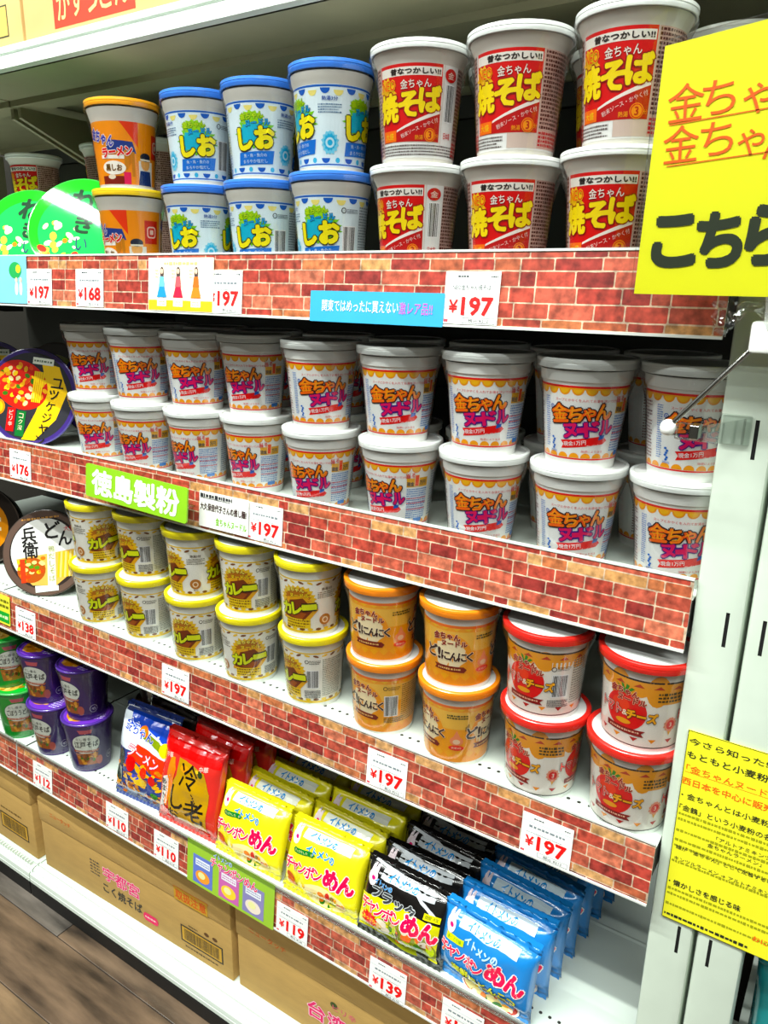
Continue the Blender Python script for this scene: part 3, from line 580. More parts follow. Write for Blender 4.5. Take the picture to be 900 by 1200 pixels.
def shelf(name_key, x0, x1, label, guard=False):
    zs, zt, y0 = SH[name_key]
    t = root('gondola_shelf', label, 'shelf', (x0, y0, zs)); L = x1 - x0
    # board: perforated front strip, plain deck, skirt and underside
    bm = bmesh.new(); n = int((L - .02) / .0125); sx = (L - n * .0125) / 2; hy = (.017 if name_key != 'fourth' else .030) - y0; c = .00625
    ya, yb = hy - c, hy + c; D_ = .44 - y0
    for i in range(n):
        cx = sx + (i + .5) * .0125
        sq = [(cx + c * a, hy + c * b) for a, b in ((1, 0), (1, 1), (0, 1), (-1, 1), (-1, 0), (-1, -1), (0, -1), (1, -1))]
        oc = [(cx + .0024 * math.cos(math.pi * k / 4), hy + .0024 * math.sin(math.pi * k / 4)) for k in range(8)]
        A = [bm.verts.new((x, y, 0)) for x, y in sq]; B = [bm.verts.new((x, y, 0)) for x, y in oc]; Cc = [bm.verts.new((x, y, -.012)) for x, y in oc]
        for k in range(8):
            j = (k + 1) % 8; bm.faces.new((A[k], A[j], B[j], B[k])); f = bm.faces.new((B[k], B[j], Cc[j], Cc[k])); f.material_index = 1
        f = bm.faces.new(Cc); f.material_index = 1  # hole sides and bottom coloured black as painted shade
    def q(xa, xb, y_a, y_b, za, zb=None):
        zb = za if zb is None else zb
        bm.faces.new([bm.verts.new(p) for p in ((xa, y_a, za), (xb, y_a, za), (xb, y_b, zb), (xa, y_b, zb))])
    q(0, sx, ya, yb, 0); q(L - sx, L, ya, yb, 0); q(0, L, .003, ya, 0); q(0, L, yb, .21 - y0, 0); q(0, L, .21 - y0, .214 - y0, 0, .0012); q(0, L, .214 - y0, .218 - y0, .0012, 0); q(0, L, .218 - y0, D_, 0)
    me0 = bm_mesh(bm, 'shelf_deck'); me0.materials.append(M_WHITE); me0.materials.append(M_DARK); link('shelf_deck', me0, t)
    bm = extrude_x([(.003, -.0002), (.003, -.034), (.030, -.034), (.030, -.0135), (D_ - .02, -.0135), (D_ - .02, -.034), (D_, -.034), (D_, -.0002)], 0, L)
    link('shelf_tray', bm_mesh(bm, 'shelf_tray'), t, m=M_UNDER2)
    for bx in (.003, L - .009):
        bm = bmesh.new(); P = [(.06, -.014), (D_, -.014), (D_, -.085), (D_ - .05, -.085)]
        a = [bm.verts.new((bx, y, z)) for y, z in P]; b = [bm.verts.new((bx + .006, y, z)) for y, z in P]
        for i in range(4): bm.faces.new((a[i], a[(i + 1) % 4], b[(i + 1) % 4], b[i]))
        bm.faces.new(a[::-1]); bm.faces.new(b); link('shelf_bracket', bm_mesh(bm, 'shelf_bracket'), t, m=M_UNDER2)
    zr = zt - zs; k = TILT / RH
    pr = extrude_x([(0.0026, zr + .001), (-.0012, zr + .001), (-.0012, zr - .0012), (.0004, zr - .0015), (.0004 + TILT, zr - RH + .0015), (-.0016 + TILT, zr - RH + .0012), (-.0016 + TILT, zr - RH - .001), (.0026 + TILT, zr - RH - .001)], 0, L)
    link('price_rail', bm_mesh(pr, 'price_rail'), t, m=mat('rail_plastic', '#dfe3de', 0.3, 0.03, coat=0.4))
    # printed brick paper strip
    D = Decal(); D.rect(0, 0, L, RH - .0026, '#cdb196', 0)
    rr = random.Random(sum(ord(ch) for ch in name_key) + int(abs(x0) * 10))
    rows = [(-.002, .0080), (.0080, .0225), (.0225, .0370), (.0370, .0515), (.0515, .0630), (.0630, .0720)]
    if name_key == 'third': rows = [(a + .004, b + .004) for a, b in rows]; rows = [(-.008, .002)] + rows
    reds = ['#b04434', '#a43a2e', '#bb5842', '#98342c', '#c46c50', '#ac4a38', '#b45440', '#8c2f2a']
    for ri, (a, b) in enumerate(rows):
        a = max(a, 0); b = min(b, RH - .0026)
        if b - a < .002: continue
        x = -rr.uniform(0, .04); tan = ri == (1 if rows[0][0] < -.005 else 0) or ri == (5 if rows[0][0] < -.005 else 4)
        while x < L:
            wd = rr.choice((.017, .030, .036, .041, .046, .026)) * rr.uniform(.92, 1.08)
            c_ = rr.choice(('#c48e56', '#b86a40', '#b05a3a', '#c4935e', '#a04030')) if (tan and rr.random() < .7) else rr.choice(reds)
            xa, xb = max(x + .0007, 0), min(x + wd - .0007, L)
            if xb - xa > .002:
                j = lambda: rr.uniform(-.0004, .0004); y0_, y1_ = a + .0007, b - .0007
                D.poly([(xa + .0006, y0_ + j() * .5), ((xa + xb) / 2, y0_ + j()), (xb - .0006, y0_ + j() * .5), (xb + j() * .3, y0_ + .001), (xb + j() * .3, y1_ - .001), (xb - .0006, y1_ + j() * .5), ((xa + xb) / 2, y1_ + j()), (xa + .0006, y1_ + j() * .5), (xa + j() * .3, y1_ - .001), (xa + j() * .3, y0_ + .001)], c_, 1)
            x += wd
    D.build('brick_pattern_strip', lambda u, v, off: (u, (RH - .0013 - v) * k + .0002 - off, zr - RH + .0013 + v), t, M_BRICK, loff=.00008)
    if guard:
        bm = bmesh.new(); add_box(bm, 0, L, -.0034, -.0022, zr - .004, zr + .007)
        link('clear_guard', bm_mesh(bm, 'clear_guard'), t, m=M_CLEAR, label='clear plastic lip')
    return t
shelf('top', -1.2, -.002, 'top product shelf with red brick-patterned price rail under the blue-lidded cups')
shelf('second', -1.2, -.002, 'second product shelf with brick-patterned rail and green sign, holding white noodle cups')
shelf('third', -1.2, -.002, 'third product shelf, perforated white deck holding yellow, orange and red-lidded cups')
shelf('fourth', -1.2, -.002, 'lowest product shelf with clear lip, holding bagged noodles', True)
for k_, d_ in (('top', 'top'), ('second', 'second'), ('third', 'third'), ('fourth', 'lowest')):
    shelf(k_, -1.75, -1.2045, '%s product shelf of the next bay at the far left edge' % d_, k_ == 'fourth')
# upper storage shelf with white lip
for x0, x1, lb in ((-1.2, -.002, 'white-lipped storage shelf across the top of the picture'), (-1.75, -1.2045, 'white-lipped storage shelf of the next bay, upper left corner')):
    t = root('storage_shelf', lb, 'shelf', (x0, 0, .575)); L = x1 - x0
    bm = extrude_x([(0, .0), (-.004, .004), (-.004, .018), (-.0015, .0195), (-.0015, .022), (-.004, .0235), (-.004, .031), (0, .033), (.44, .033), (.44, .029), (.004, .029), (.004, .002)], 0, L)
    link('shelf_deck', bm_mesh(bm, 'deck'), t, m=M_WHITE)
    bm = extrude_x([(.004, .0), (.004, .003), (.118, .003), (.118, -.006), (.160, -.006), (.160, .010), (.43, .010), (.43, .0), (.44, .0), (.44, .028), (.004, .028)][::-1], 0, L)
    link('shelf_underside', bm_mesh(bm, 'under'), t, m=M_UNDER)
    for bx in (.004, L - .012):
        bm = bmesh.new(); P = [(.128, -.006), (.43, -.006), (.43, -.115), (.36, -.115), (.128, -.022)]
        a = [bm.verts.new((bx, y, z)) for y, z in P]; b = [bm.verts.new((bx + .008, y, z)) for y, z in P]
        for i in range(5): bm.faces.new((a[i], a[(i + 1) % 5], b[(i + 1) % 5], b[i]))
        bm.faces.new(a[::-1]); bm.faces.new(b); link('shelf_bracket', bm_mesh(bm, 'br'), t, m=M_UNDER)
for x0, x1, lb in ((-1.2, -.001, 'dark grey back panel behind the noodle shelves'), (-1.75, -1.201, 'dark grey back panel of the next bay on the left'), (.095, .6, 'grey back panel of the bay right of the white posts')):
    t = root('back_panel', lb, 'panel', (x0, .45, FLZ))
    box('panel_sheet', 0.001, x1 - x0 - .001, .012, .016, .02, 1.9, M_BACK, t)
    for i in range(9): box('panel_strip', 0.001, x1 - x0 - .001, 0, .012, .02 + i * .21, .02 + (i + 1) * .21 - .003, M_BACK, t, .002)
# base
for x0, x1, lb in ((-1.2, .094, 'long white ridged base plinth under the cardboard boxes'), (-1.75, -1.2035, 'white base plinth of the next bay, lower left')):
    t = root('base_plinth', lb, 'shelf base', (x0, 0, FLZ)); L = x1 - x0; b = -.885 - FLZ
    bm = extrude_x([(.44, b), (.004, b), (.003, b - .004), (.0015, b - .004), (.001, b + .001), (-.004, b + .001), (-.0045, b - .004), (-.0065, b - .004), (-.007, b), (-.013, b - .001), (-.017, b - .004), (-.018, b - .009), (-.020, b - .009), (-.0215, b - .005),
        (-.025, b - .008), (-.026, b - .016), (-.023, b - .0165), (-.023, b - .0185), (-.026, b - .019), (-.026, b - .027), (-.022, b - .029), (-.016, b - .029), (-.016, b - .025), (.44, b - .02)], 0, L)
    link('plinth_deck', bm_mesh(bm, 'plinth'), t, m=M_WHITE)
    box('kick_plate', 0, L, -.0265, -.016, 0.001, b - .0295, mat('dark_kick_plate', '#0c0c0b', 0.6), t)
    if x0 < -1.3:
        for i in range(14): box('rack_tooth', L - .13 + i * .009, L - .127 + i * .009, -.0145, -.0085, b + .0005, b + .006, M_WHITE, t)
# slotted posts
def slotted(x0, x1, slots_x, label, y_b=.045):
    t = root('slotted_post', label, 'post', (x0, 0, FLZ)); W = x1 - x0; H_ = 1.75; r = .0035
    zs_ = []; z = .148 + .1808 * 3
    while z > -.9: zs_.append((z - FLZ, z + .035 - FLZ)); z -= .1808
    zs_ = zs_[::-1]; sx = slots_x - x0; bm = bmesh.new()
    zc = [0] + [v for ab in zs_ for v in ab] + [H_]
    prof = [(0, y_b), (0, r), (r * .3, r * .3), (r, 0), (sx - .0017, 0), (sx + .0017, 0), (W - r, 0), (W - r * .3, r * .3), (W, r), (W, y_b)]
    vs = [[bm.verts.new((x, y, z)) for x, y in prof] for z in zc]
    for a in range(len(zc) - 1):
        for b in range(len(prof) - 1):
            if b == 4 and a % 2 == 1: continue
            bm.faces.new((vs[a][b], vs[a][b + 1], vs[a + 1][b + 1], vs[a + 1][b]))
    bm.faces.new([v for v in vs[-1]])
    link('post_body', bm_mesh(bm, 'post', True), t, m=M_POST)
    for a, b in zs_: box('slot_shade_block', sx - .004, sx + .004, .0012, .006, a - .003, b + .003, M_DARK, t)  # black block added behind each slot to stand for its shade
    return t
slotted(.0, .0440, .0305, 'left of the two slotted white posts, touching the shelf ends')
slotted(.0485, .0930, .0620, 'right of the two slotted white posts, behind both yellow signs')

# ------------------------------------------------------------------ price tags and rail signs
def rail_root(name, key, x, drop, label, cat, h, fwd=.0012, group=None, rot=0):
    zs, zt, y0 = SH[key]; zz = zt - drop - h
    t = root(name, label, cat, (x, y0 + TILT / RH * (drop + h) - fwd, zz), (math.atan(TILT / RH) * -1 * -1, rot, 0), group)
    t.rotation_euler = (math.atan2(TILT, RH) * -1 * -1, rot, 0); t.rotation_euler[0] = math.atan2(TILT, RH)
    return t
TAGS = [('top', -.267, .0195, '197', 'NEO金ちゃん焼そば', 'white price tag ¥197 under the red fried noodle cups'),
        ('top', -.602, .0195, '197', None, 'white price tag ¥197 right of the picture card of three dressed women'),
        ('top', -.859, .0190, '168', None, 'white price tag ¥168 under the orange ramen cups'),
        ('top', -.975, .0190, '197', None, 'white price tag ¥197 under the green bowls, right of the pale blue card'),
        ('second', -.566, .0170, '197', None, 'white price tag ¥197 right of the handwritten white sign'),
        ('second', -1.116, .0150, '176', None, 'white price tag ¥176 under the purple-rimmed bowl'),
        ('third', -.751, .0150, '197', None, 'white price tag ¥197 under the yellow curry cups'),
        ('third', -.362, .0180, '197', None, 'white price tag ¥197 under the orange garlic cups'),
        ('third', -.147, .0195, '197', None, 'white price tag ¥197 under the red tomato cups'),
        ('third', -1.142, .0180, '138', None, 'white price tag ¥138 under the brown-rimmed bowl'),
        ('fourth', -.352, .0230, '139', None, 'white price tag ¥139 under the black noodle bags'),
        ('fourth', -.236, .0220, '139', None, 'white price tag under the blue noodle bags, cut by the picture edge'),
        ('fourth', -.5235, .0205, '119', None, 'white price tag ¥119 right of the green bag poster'),
        ('fourth', -.926, .0160, '110', None, 'white price tag ¥110 under the blue and orange ramen bag'),
        ('fourth', -.799, .0175, '110', None, 'white price tag ¥110 under the red chilled noodle bag'),
        ('fourth', -1.146, .0180, '112', None, 'white price tag ¥112 under the purple cups')]
tag_m = mat('tag_card', '#f6f8f4', 0.5, 0.02)
for i, (key, x, drop, pr, tx, lb) in enumerate(TAGS):
    h = .0502; t = rail_root('price_tag', key, x, drop, lb, 'price tag', h, group='price tags on the shelf rails')
    bm = bmesh.new(); add_box(bm, 0, .06, -.0003, .0003, 0, h); link('tag_card', bm_mesh(bm, 'tag_card'), t, m=tag_m)
    D = Decal(); D.rect(.0006, .0406, .0594, .0409, '#9fb4c0', 1); D.lines(.014, .0440, .026, .0475, 1, '#44494e', 1, seed=i); D.lines(.050, .0440, .057, .0470, 1, '#44494e', 1, seed=i + 3)
    D.rect(.0006, .0302, .0594, .0304, '#9fb4c0', 1)
    if tx: D.text(tx, .0300, .0355, .0052, '#5a6066', 2, w=.042)
    else: D.lines(.009, .0325, .051, .0385, 1, '#7e868c', 1, seed=i + 9, fill=.5); D.lines(.006, .0268, .048, .0290, 1, '#a0a6aa', 1, seed=i + 5)
    D.text('¥', .0110, .0172, .0120, '#e0303a', 2, w=.0095, bold=.05); D.text(pr, .0372, .0175, .0165, '#dd2530', 2, w=.0330, bold=.07)
    D.rect(.022, .0010, .0575, .0014, '#6a7074', 1); D.rect(.022, .0062, .0575, .0065, '#6a7074', 1); D.rect(.022, .0010, .0223, .0065, '#6a7074', 1); D.rect(.0572, .0010, .0575, .0065, '#6a7074', 1)
    D.text('税込 ¥' + str(int(int(pr) * 1.08)), .0400, .0038, .0036, '#3a3e42', 2, w=.022); D.rect(.0015, .0020, .006, .0045, '#d8606a', 1)
    D.build('tag_print', flat_map((0, -.0003, 0)), t, M_PAPER)
def sign(name, key, x, drop, w_, h, col, label, cat, fwd=.002, rot=0, th=.0006, r=.0012):
    t = rail_root(name, key, x, drop, label, cat, h, fwd, rot=rot)
    D = Decal(); bm = bmesh.new(); P = []
    for cx, cy, a in ((w_ - r, r, -90), (w_ - r, h - r, 0), (r, h - r, 90), (r, r, 180)):
        for k in range(4): q = math.radians(a + k * 30); P.append((cx + r * math.cos(q), cy + r * math.sin(q)))
    a = [bm.verts.new((x_, -th / 2, z_)) for x_, z_ in P]; b = [bm.verts.new((x_, th / 2, z_)) for x_, z_ in P]; n = len(P)
    for i in range(n): bm.faces.new((a[i], a[(i + 1) % n], b[(i + 1) % n], b[i]))
    bm.faces.new(a); bm.faces.new(b[::-1]); link('card', bm_mesh(bm, 'card'), t, m=mat('card_' + name + col.strip('#'), col, 0.45, 0.04, coat=0.2))
    return t, D, flat_map((0, -th / 2, 0))
t, D, fm = sign('blue_sign', 'top', -.437, .0405, .171, .0330, '#35a8d8', 'blue strip sign on the top rail, left of a ¥197 tag', 'sign')
D.text('関東ではめったに買えない', .067, .0175, .0125, '#eefaff', 2, w=.100, bold=.02); D.text('激レア品!!', .138, .0170, .0120, '#b45ad0', 2, w=.040, bold=.03, out=('#7fd0ee', .03)); D.build('lettering', fm, t, M_PAPER)
t, D, fm = sign('picture_card', 'top', -.7065, .0045, .1175, .0655, '#f1ead0', 'cream picture card of three women in blue, red and orange dresses', 'picture card')
D.rect(.001, .001, .1165, .0135, '#e0b84e', 1); D.lines(.03, .055, .09, .062, 1, '#cdb98e', 1, seed=4)
for u, c1, c2 in ((.026, '#3f8fd0', '#7db9e2'), (.056, '#d03a50', '#d96a6e'), (.088, '#ee8c2e', '#ee7a4a')):
    D.ell(u, .0470, .0034, .0075, '#4a3a36', 2, 14); D.ell(u, .0490, .0024, .0032, '#f0cdb4', 3, 12); D.poly([(u - .0055, .030), (u + .0055, .030), (u + .0035, .0425), (u - .0035, .0425)], c2, 3.5)
    D.poly([(u - .0090, .0170), (u + .0090, .0170), (u + .0040, .0320), (u - .0040, .0320)], c1, 3); D.rect(u - .0085, .0060, u + .0085, .0160, '#fbf8f0', 2); D.lines(u - .006, .007, u + .006, .013, 2, '#c9b07a', 2.5, seed=3)
    D.lines(u - .012, .040, u - .006, .052, 3, '#c9c090', 2, seed=8, fill=.3)
D.build('picture', fm, t, M_PAPER)
t, D, fm = sign('picture_card', 'top', -1.055, .000, .080, .0690, '#7cc6e0', 'pale blue picture card with a green shape at the far left of the top rail', 'picture card')
D.ell(.052, .048, .016, .012, '#3f9a5a', 1); D.ell(.060, .050, .006, .006, '#e8e070', 2)
for u in (.055, .066): D.ell(u, .022, .004, .010, '#e8f2f6', 2, 12); D.ell(u, .034, .003, .004, '#f0d0b8', 3, 12)
D.build('picture', fm, t, M_PAPER)
t, D, fm = sign('green_sign', 'second', -.872, .0020, .218, .0500, '#8cc81e', 'lime green sign with bold white characters on the second rail', 'sign', .028, math.radians(1.5), .0025, .004)
D.text('徳島製粉', .109, .0250, .0370, '#f7fbee', 2, w=.186, bold=.07); D.build('lettering', fm, t, M_PAPER)
for u in (.03, .19): box('sign_foot', u, u + .02, .001, .0215, .020, .022, M_CLEAR, t)
t, D, fm = sign('white_sign', 'second', -.655, .0150, .092, .0500, '#f4f4ee', 'white handwritten sign between the lime green sign and a ¥197 tag', 'sign', .004)
D.lines(.002, .041, .062, .0475, 1, '#25252a', 2, seed=2, fill=.85); D.lines(.003, .0395, .058, .0420, 1, '#25252a', 2, seed=6, fill=.6)
D.text('大久保佳代子さんの推し麺!', .0455, .0290, .0100, '#3a2a28', 2, w=.0860, bold=.07); D.text('金ちゃんヌードル', .0610, .0110, .0105, '#8cc81e', 2, w=.0570, bold=.03, out=('#4a7a1a', .02)); D.build('lettering', fm, t, M_PAPER)
t, D, fm = sign('yellow_card', 'third', -1.225, .0060, .066, .0560, '#e8e23a', 'small yellow and green card at the left end of the third rail', 'sign')
D.rect(.002, .004, .064, .024, '#2f9a46', 1); D.lines(.004, .030, .062, .050, 2, '#6a6a2a', 2, seed=2); D.lines(.006, .008, .060, .020, 1, '#d8f0c0', 2, seed=4); D.build('lettering', fm, t, M_PAPER)
t, D, fm = sign('bag_poster', 'fourth', -.716, -.004, .1880, .0780, '#9cc832', 'lime poster with three small bag pictures on the lowest rail', 'poster', .0025)
for u, c, c2 in ((.014, '#6a7ac0', '#e8a060'), (.072, '#c070a8', '#f0d070'), (.124, '#8a86b0', '#e8dcd0')):
    D.rect(u, .0050, u + .044, .0560, c, 1); D.ell(u + .022, .020, .016, .011, c2, 2); D.ell(u + .020, .022, .008, .006, '#e8e6b0', 3); D.rect(u + .006, .038, u + .038, .050, '#e8ecf0', 3); D.lines(u + .008, .040, u + .036, .048, 2, c, 4, seed=3)
D.text('チャンポンめん', .104, .0580, .0170, '#d8286a', 6, w=.100, rot=-.03, bold=.05, out=('#fbe9f0', .06)); D.text('イトメンの', .080, .0720, .0080, '#4a8ad0', 6, w=.040, bold=.03, out=('#fbfbf0', .05)); D.build('poster_print', fm, t, M_PAPER)

# ------------------------------------------------------------------ big yellow sign on its clip arm
YP = mat('fluorescent_yellow_paper', '#fbfb12', 0.55, 0.02, 8)
t = root('yellow_sign', 'large fluorescent yellow handwritten sign in a clear sleeve, upper right', 'sign', (-.066, -.075, .2865))
bm = bmesh.new(); P = [(0, 0), (.200, -.001), (.203, .200), (.004, .1780)]
a = [bm.verts.new((x, -.0004, z)) for x, z in P]; b = [bm.verts.new((x, .0004, z)) for x, z in P]
for i in range(4): bm.faces.new((a[i], a[(i + 1) % 4], b[(i + 1) % 4], b[i]))
bm.faces.new(a); bm.faces.new(b[::-1]); link('sheet', bm_mesh(bm, 'sheet'), t, m=YP)
D = Decal(); RD = '#e8862a'; X = lambda x: x + .066; Z = lambda z: z - .2865
for ch, x, z, h in (('金', -.0422, .4247, .026), ('ち', -.0190, .4260, .023), ('ゃ', .0080, .4225, .020), ('金', -.0424, .3962, .026), ('ち', -.0169, .3980, .023), ('ゃ', .0070, .3935, .018), ('ん', .0260, .3925, .021)):
    D.text(ch, X(x), Z(z), h, '#ea7a22', 3, w=h * 1.0, rot=.06, bold=-.008, res=4)
for (xa, za, xb, zb) in ((-.0524, .4095, .030, .4160), (-.0510, .3805, .034, .3870)):
    D.poly([(X(xa), Z(za)), (X(xb), Z(zb)), (X(xb), Z(zb) + .0008), (X(xa), Z(za) + .0008)], '#ea7a22', 3)
for ch, x, z, h, w_ in (('こ', -.0391, .3263, .0350, .0300), ('ち', -.0059, .3270, .0370, .0300), ('ら', .0290, .3300, .0390, .0300)):
    D.text(ch, X(x), Z(z), h, '#2b3524', 3, w=w_, rot=.05, bold=.10, res=5)
D.build('handwriting', flat_map((0, -.0004, 0)), t, M_PAPER)
bm = bmesh.new(); P = [(-.003, -.004), (.203, -.005), (.206, .204), (.001, .1815)]
a = [bm.verts.new((x, -.0016, z)) for x, z in P]; b = [bm.verts.new((x, .0012, z)) for x, z in P]
for i in range(4): bm.faces.new((a[i], a[(i + 1) % 4], b[(i + 1) % 4], b[i]))
bm.faces.new(a); bm.faces.new(b[::-1]); link('clear_sleeve', bm_mesh(bm, 'sleeve'), t, m=film_mat('sleeve_film', (.98, .98, .98, 1), .06, 20, .08, .08))
rnd = random.Random(9); bm = bmesh.new(); n = 26; rows = []
for j in range(7):
    rows.append([bm.verts.new((.062 + .085 * i / n + rnd.uniform(-.0015, .0015), -.0010 + rnd.uniform(-.003, .005), -.004 - j * .0028 * (1 + .6 * math.sin(i * .55)) + rnd.uniform(-.001, .001))) for i in range(n + 1)])
for q, s_ in zip(rows, rows[1:]):
    for i in range(n): bm.faces.new((q[i], q[i + 1], s_[i + 1], s_[i]))
link('crumpled_sleeve_end', bm_mesh(bm, 'crumple'), t, m=M_CRUMP, label='crumpled clear plastic hanging under the sheet')
# clip arm
t = root('sign_holder', 'clear plastic sign clip with chrome rod and white ball joints, on the white post', 'sign holder', (0, 0, .178))
K = Vector((-.0305, -.058, .0)); E_ = Vector((.0275, -.062, .0705))
link('rod', bm_mesh(tube([K, K.lerp(E_, .5), E_], .0021), 'rod', True), t, m=M_CHROME)
bm = bmesh.new(); bmesh.ops.create_uvsphere(bm, u_segments=20, v_segments=12, radius=.0068); bmesh.ops.scale(bm, vec=(1, .9, 1.05), verts=bm.verts)
link('ball_joint', bm_mesh(bm, 'ball', True), t, loc=K, m=M_WPLAS, label='white plastic ball joint')
bm = bmesh.new(); add_box(bm, .024, .044, -.070, -.054, .066, .090, .003); link('end_cap', bm_mesh(bm, 'cap', True), t, m=M_WPLAS, label='white plastic grip under the sign')
link('hanger_pin', bm_mesh(tube([(.034, -.062, .088), (.034, -.068, .1035), (.034, -.0727, .110)], .0022), 'pin', True), t, m=M_WPLAS)
arm = bmesh.new(); add_box(arm, -.0240, .0, -.0640, -.050, -.0085, .0045, .002); link('pivot_block', bm_mesh(arm, 'pv', True), t, m=M_CLEAR)
link('chrome_clip', bm_mesh((lambda b: (add_box(b, -.0120, -.0045, -.0650, -.049, -.0070, .0050, .001), b)[1])(bmesh.new()), 'cc'), t, m=M_CHROME)
bm = bmesh.new(); P = [(-.0035, -.060, -.0090), (-.0035, -.060, .0045), (.022, -.004, .0060), (.022, -.004, -.0170)]
b1 = [bm.verts.new(p) for p in P]; b2 = [bm.verts.new((p[0] + .004, p[1] + .008 * (i < 2), p[2])) for i, p in enumerate(P)]
for i in range(4): bm.faces.new((b1[i], b1[(i + 1) % 4], b2[(i + 1) % 4], b2[i]))
bm.faces.new(b1[::-1]); bm.faces.new(b2); bmesh.ops.subdivide_edges(bm, edges=bm.edges[:], cuts=2); link('clear_arm', bm_mesh(bm, 'arm'), t, m=M_CLEAR)
bm = bmesh.new(); add_box(bm, .0005, .0265, -.0040, -.0004, -.0185, .0085, .0015); link('clear_base', bm_mesh(bm, 'cb', True), t, m=M_CLEAR)

# lower yellow information sheet
t = root('yellow_sheet', 'yellow printed information sheet taped to the white posts, lower right', 'sign', (.0115, -.0018, -.3530)); W_, H_ = .150, .2262
bm = bmesh.new(); add_box(bm, 0, W_, -.0006, .0, 0, H_); link('sheet', bm_mesh(bm, 'sheet2'), t, m=mat('yellow_paper', '#f4ee26', 0.5, 0.03, 8, coat=0.2))
D = Decal(); K_ = '#22261a'
for a, b, c, d in ((0, 0, W_, .0006), (0, H_ - .0006, W_, H_), (0, 0, .0006, H_)): D.rect(a, b, c, d, '#3a3a20', 1)
TX = [('今さら知った! 徳島', .2150, .0072, .0020, .098, K_, .02), ('もともと小麦粉の', .2000, .0080, .0020, .0840, K_, .03), ('「金ちゃんヌードル', .1845, .0080, .0030, .0850, '#f0741e', .01), ('西日本を中心に販売さ', .1695, .0080, .0008, .0920, '#f0741e', .03), ('・金ちゃんとは小麦粉の', .1530, .0070, .0020, .0900, K_, .02), ('「金鶴」という小麦粉の名前', .1385, .0068, .0020, .0930, K_, .02)]
for tx, v, h, u, wd, c, bo in TX: D.text(tx, u + wd / 2, v, h, c, 2, w=wd, bold=bo)
D.rect(.002, .1795, W_ - .01, .1799, '#f0741e', 1)
gl = '#9a9a1c'
for v in (.1285, .1220, .1085, .0970, .0900, .0710, .0365, .0300, .0170): D.lines(.002, v, W_ - .004, v + .0042, 1, gl, 1, seed=int(v * 1e4), fill=.8)
D.text('「アルトナミキンツル', .068, .1165, .0048, K_, 2, w=.056, bold=.01); D.text('金ちゃんラーメン」', .058, .1060, .0048, K_, 2, w=.050, bold=.01); D.text('麺が「金ちゃん」として定着するのは後の', .058, .0905, .0044, K_, 2, w=.108, bold=.015)
D.text('キンツルラーメン → アルトナミキンツルラー', .060, .0770, .0044, K_, 2, w=.112, bold=.01); D.text('・懐かしさを感じる味', .0370, .0470, .0072, K_, 2, w=.0700, bold=.035)
D.text('おにぎ', .098, .0200, .0062, '#f0741e', 2, w=.022, bold=.03); D.lines(.002, .0035, .085, .0085, 1, K_, 2, seed=31, fill=.75)
D.build('sheet_print', flat_map((0, -.0006, 0)), t, M_PAPER)

# ------------------------------------------------------------------ cardboard boxes
def carton(x0, x1, z0, h, y, label, art, m=M_CARD, d=.30, rotz=0, lidh=.055, name='cardboard_box', flap=True):
    t = root(name, label, 'box', (x0, y, z0), (0, 0, rotz)); W = x1 - x0
    box('box_body', 0, W, 0, d, 0, h - .004, m, t, .002)
    if flap:
        box('box_lid', -.0015, W + .0015, -.0025, d + .0015, h - lidh, h, m, t, .003)
    D = Decal(); art(D, W, h); D.build('box_print', lambda u, v, off: (u, (-.0025 if (flap and v > h - lidh) else 0) - off, v), t, M_PAPER, stepv=None)
    return t
RED = '#c85a34'
def art_mid(D, W, h):
    D.text('ニュータッチ', .070, h - .028, .0100, '#c86a34', 2, w=.064, rot=-.02, bold=.03)
    for i in range(3): D.lines(.150 + i * .010, .052, .158 + i * .010, .088, 5, '#3a3c3a', 2, seed=i, fill=.5)
    for ch, u in (('宇', .205), ('都', .240), ('宮', .275)): D.text(ch, u, .071, .0290, '#e0527e', 3, w=.032, bold=.05, out=('#f6d8da', .04))
    D.text('こく焼そば', .240, .036, .0220, '#2e2c28', 3, w=.110, bold=.04); D.rrect(.298, .018, .338, .036, .008, '#d84468', 3); D.lines(.303, .023, .333, .031, 1, '#f3c8cc', 4, seed=3)
    D.rect(W - .135, h - .0555, W - .050, h - .0255, '#c4703a', 2); D.rect(W - .1335, h - .0542, W - .0515, h - .0268, '#c19a55', 2.4)
    D.text('取扱注意', W - .0925, h - .0405, .0200, '#c4602c', 3, w=.074, bold=.05)
    D.rect(W - .125, .024, W - .022, .060, '#1e1a12', 2); D.rect(W - .122, .027, W - .025, .057, '#c19a55', 2.4); D.barcode(W - .116, .030, W - .031, .054, 3, 4, white='#c19a55', ink='#1e1a12')
    D.lines(W - .105, .063, W - .082, .068, 1, '#3a2c18', 2); D.ell(W - .060, .0690, .006, .004, '#5a3c20', 2); D.ell(W - .040, .0690, .006, .004, '#5a3c20', 2); D.lines(W - .115, .012, W - .035, .019, 1, '#4a3820', 2, seed=9)
def art_right(D, W, h):
    D.text('ニュータッチ', .070, h - .030, .0110, '#c86a34', 2, w=.080, rot=-.02, bold=.03)
    for ch, u, v in (('台', .170, .050), ('湾', .210, .049), ('ま', .250, .044), ('ぜ', .288, .042)): D.text(ch, u, v, .0320, '#d83a72', 3, w=.034, bold=.05, out=('#f3ccd4', .05))
    D.text('ピリ辛', .225, .0800, .0120, '#d0687c', 3, w=.045); D.ell(.330, .040, .018, .014, '#3c4a22', 2); D.ell(.205, .084, .007, .006, '#3c4a22', 2); D.rect(W - .12, .02, W - .02, .055, '#1e1a12', 2); D.barcode(W - .115, .024, W - .025, .051, 3, 4, white='#c19a55', ink='#1e1a12')
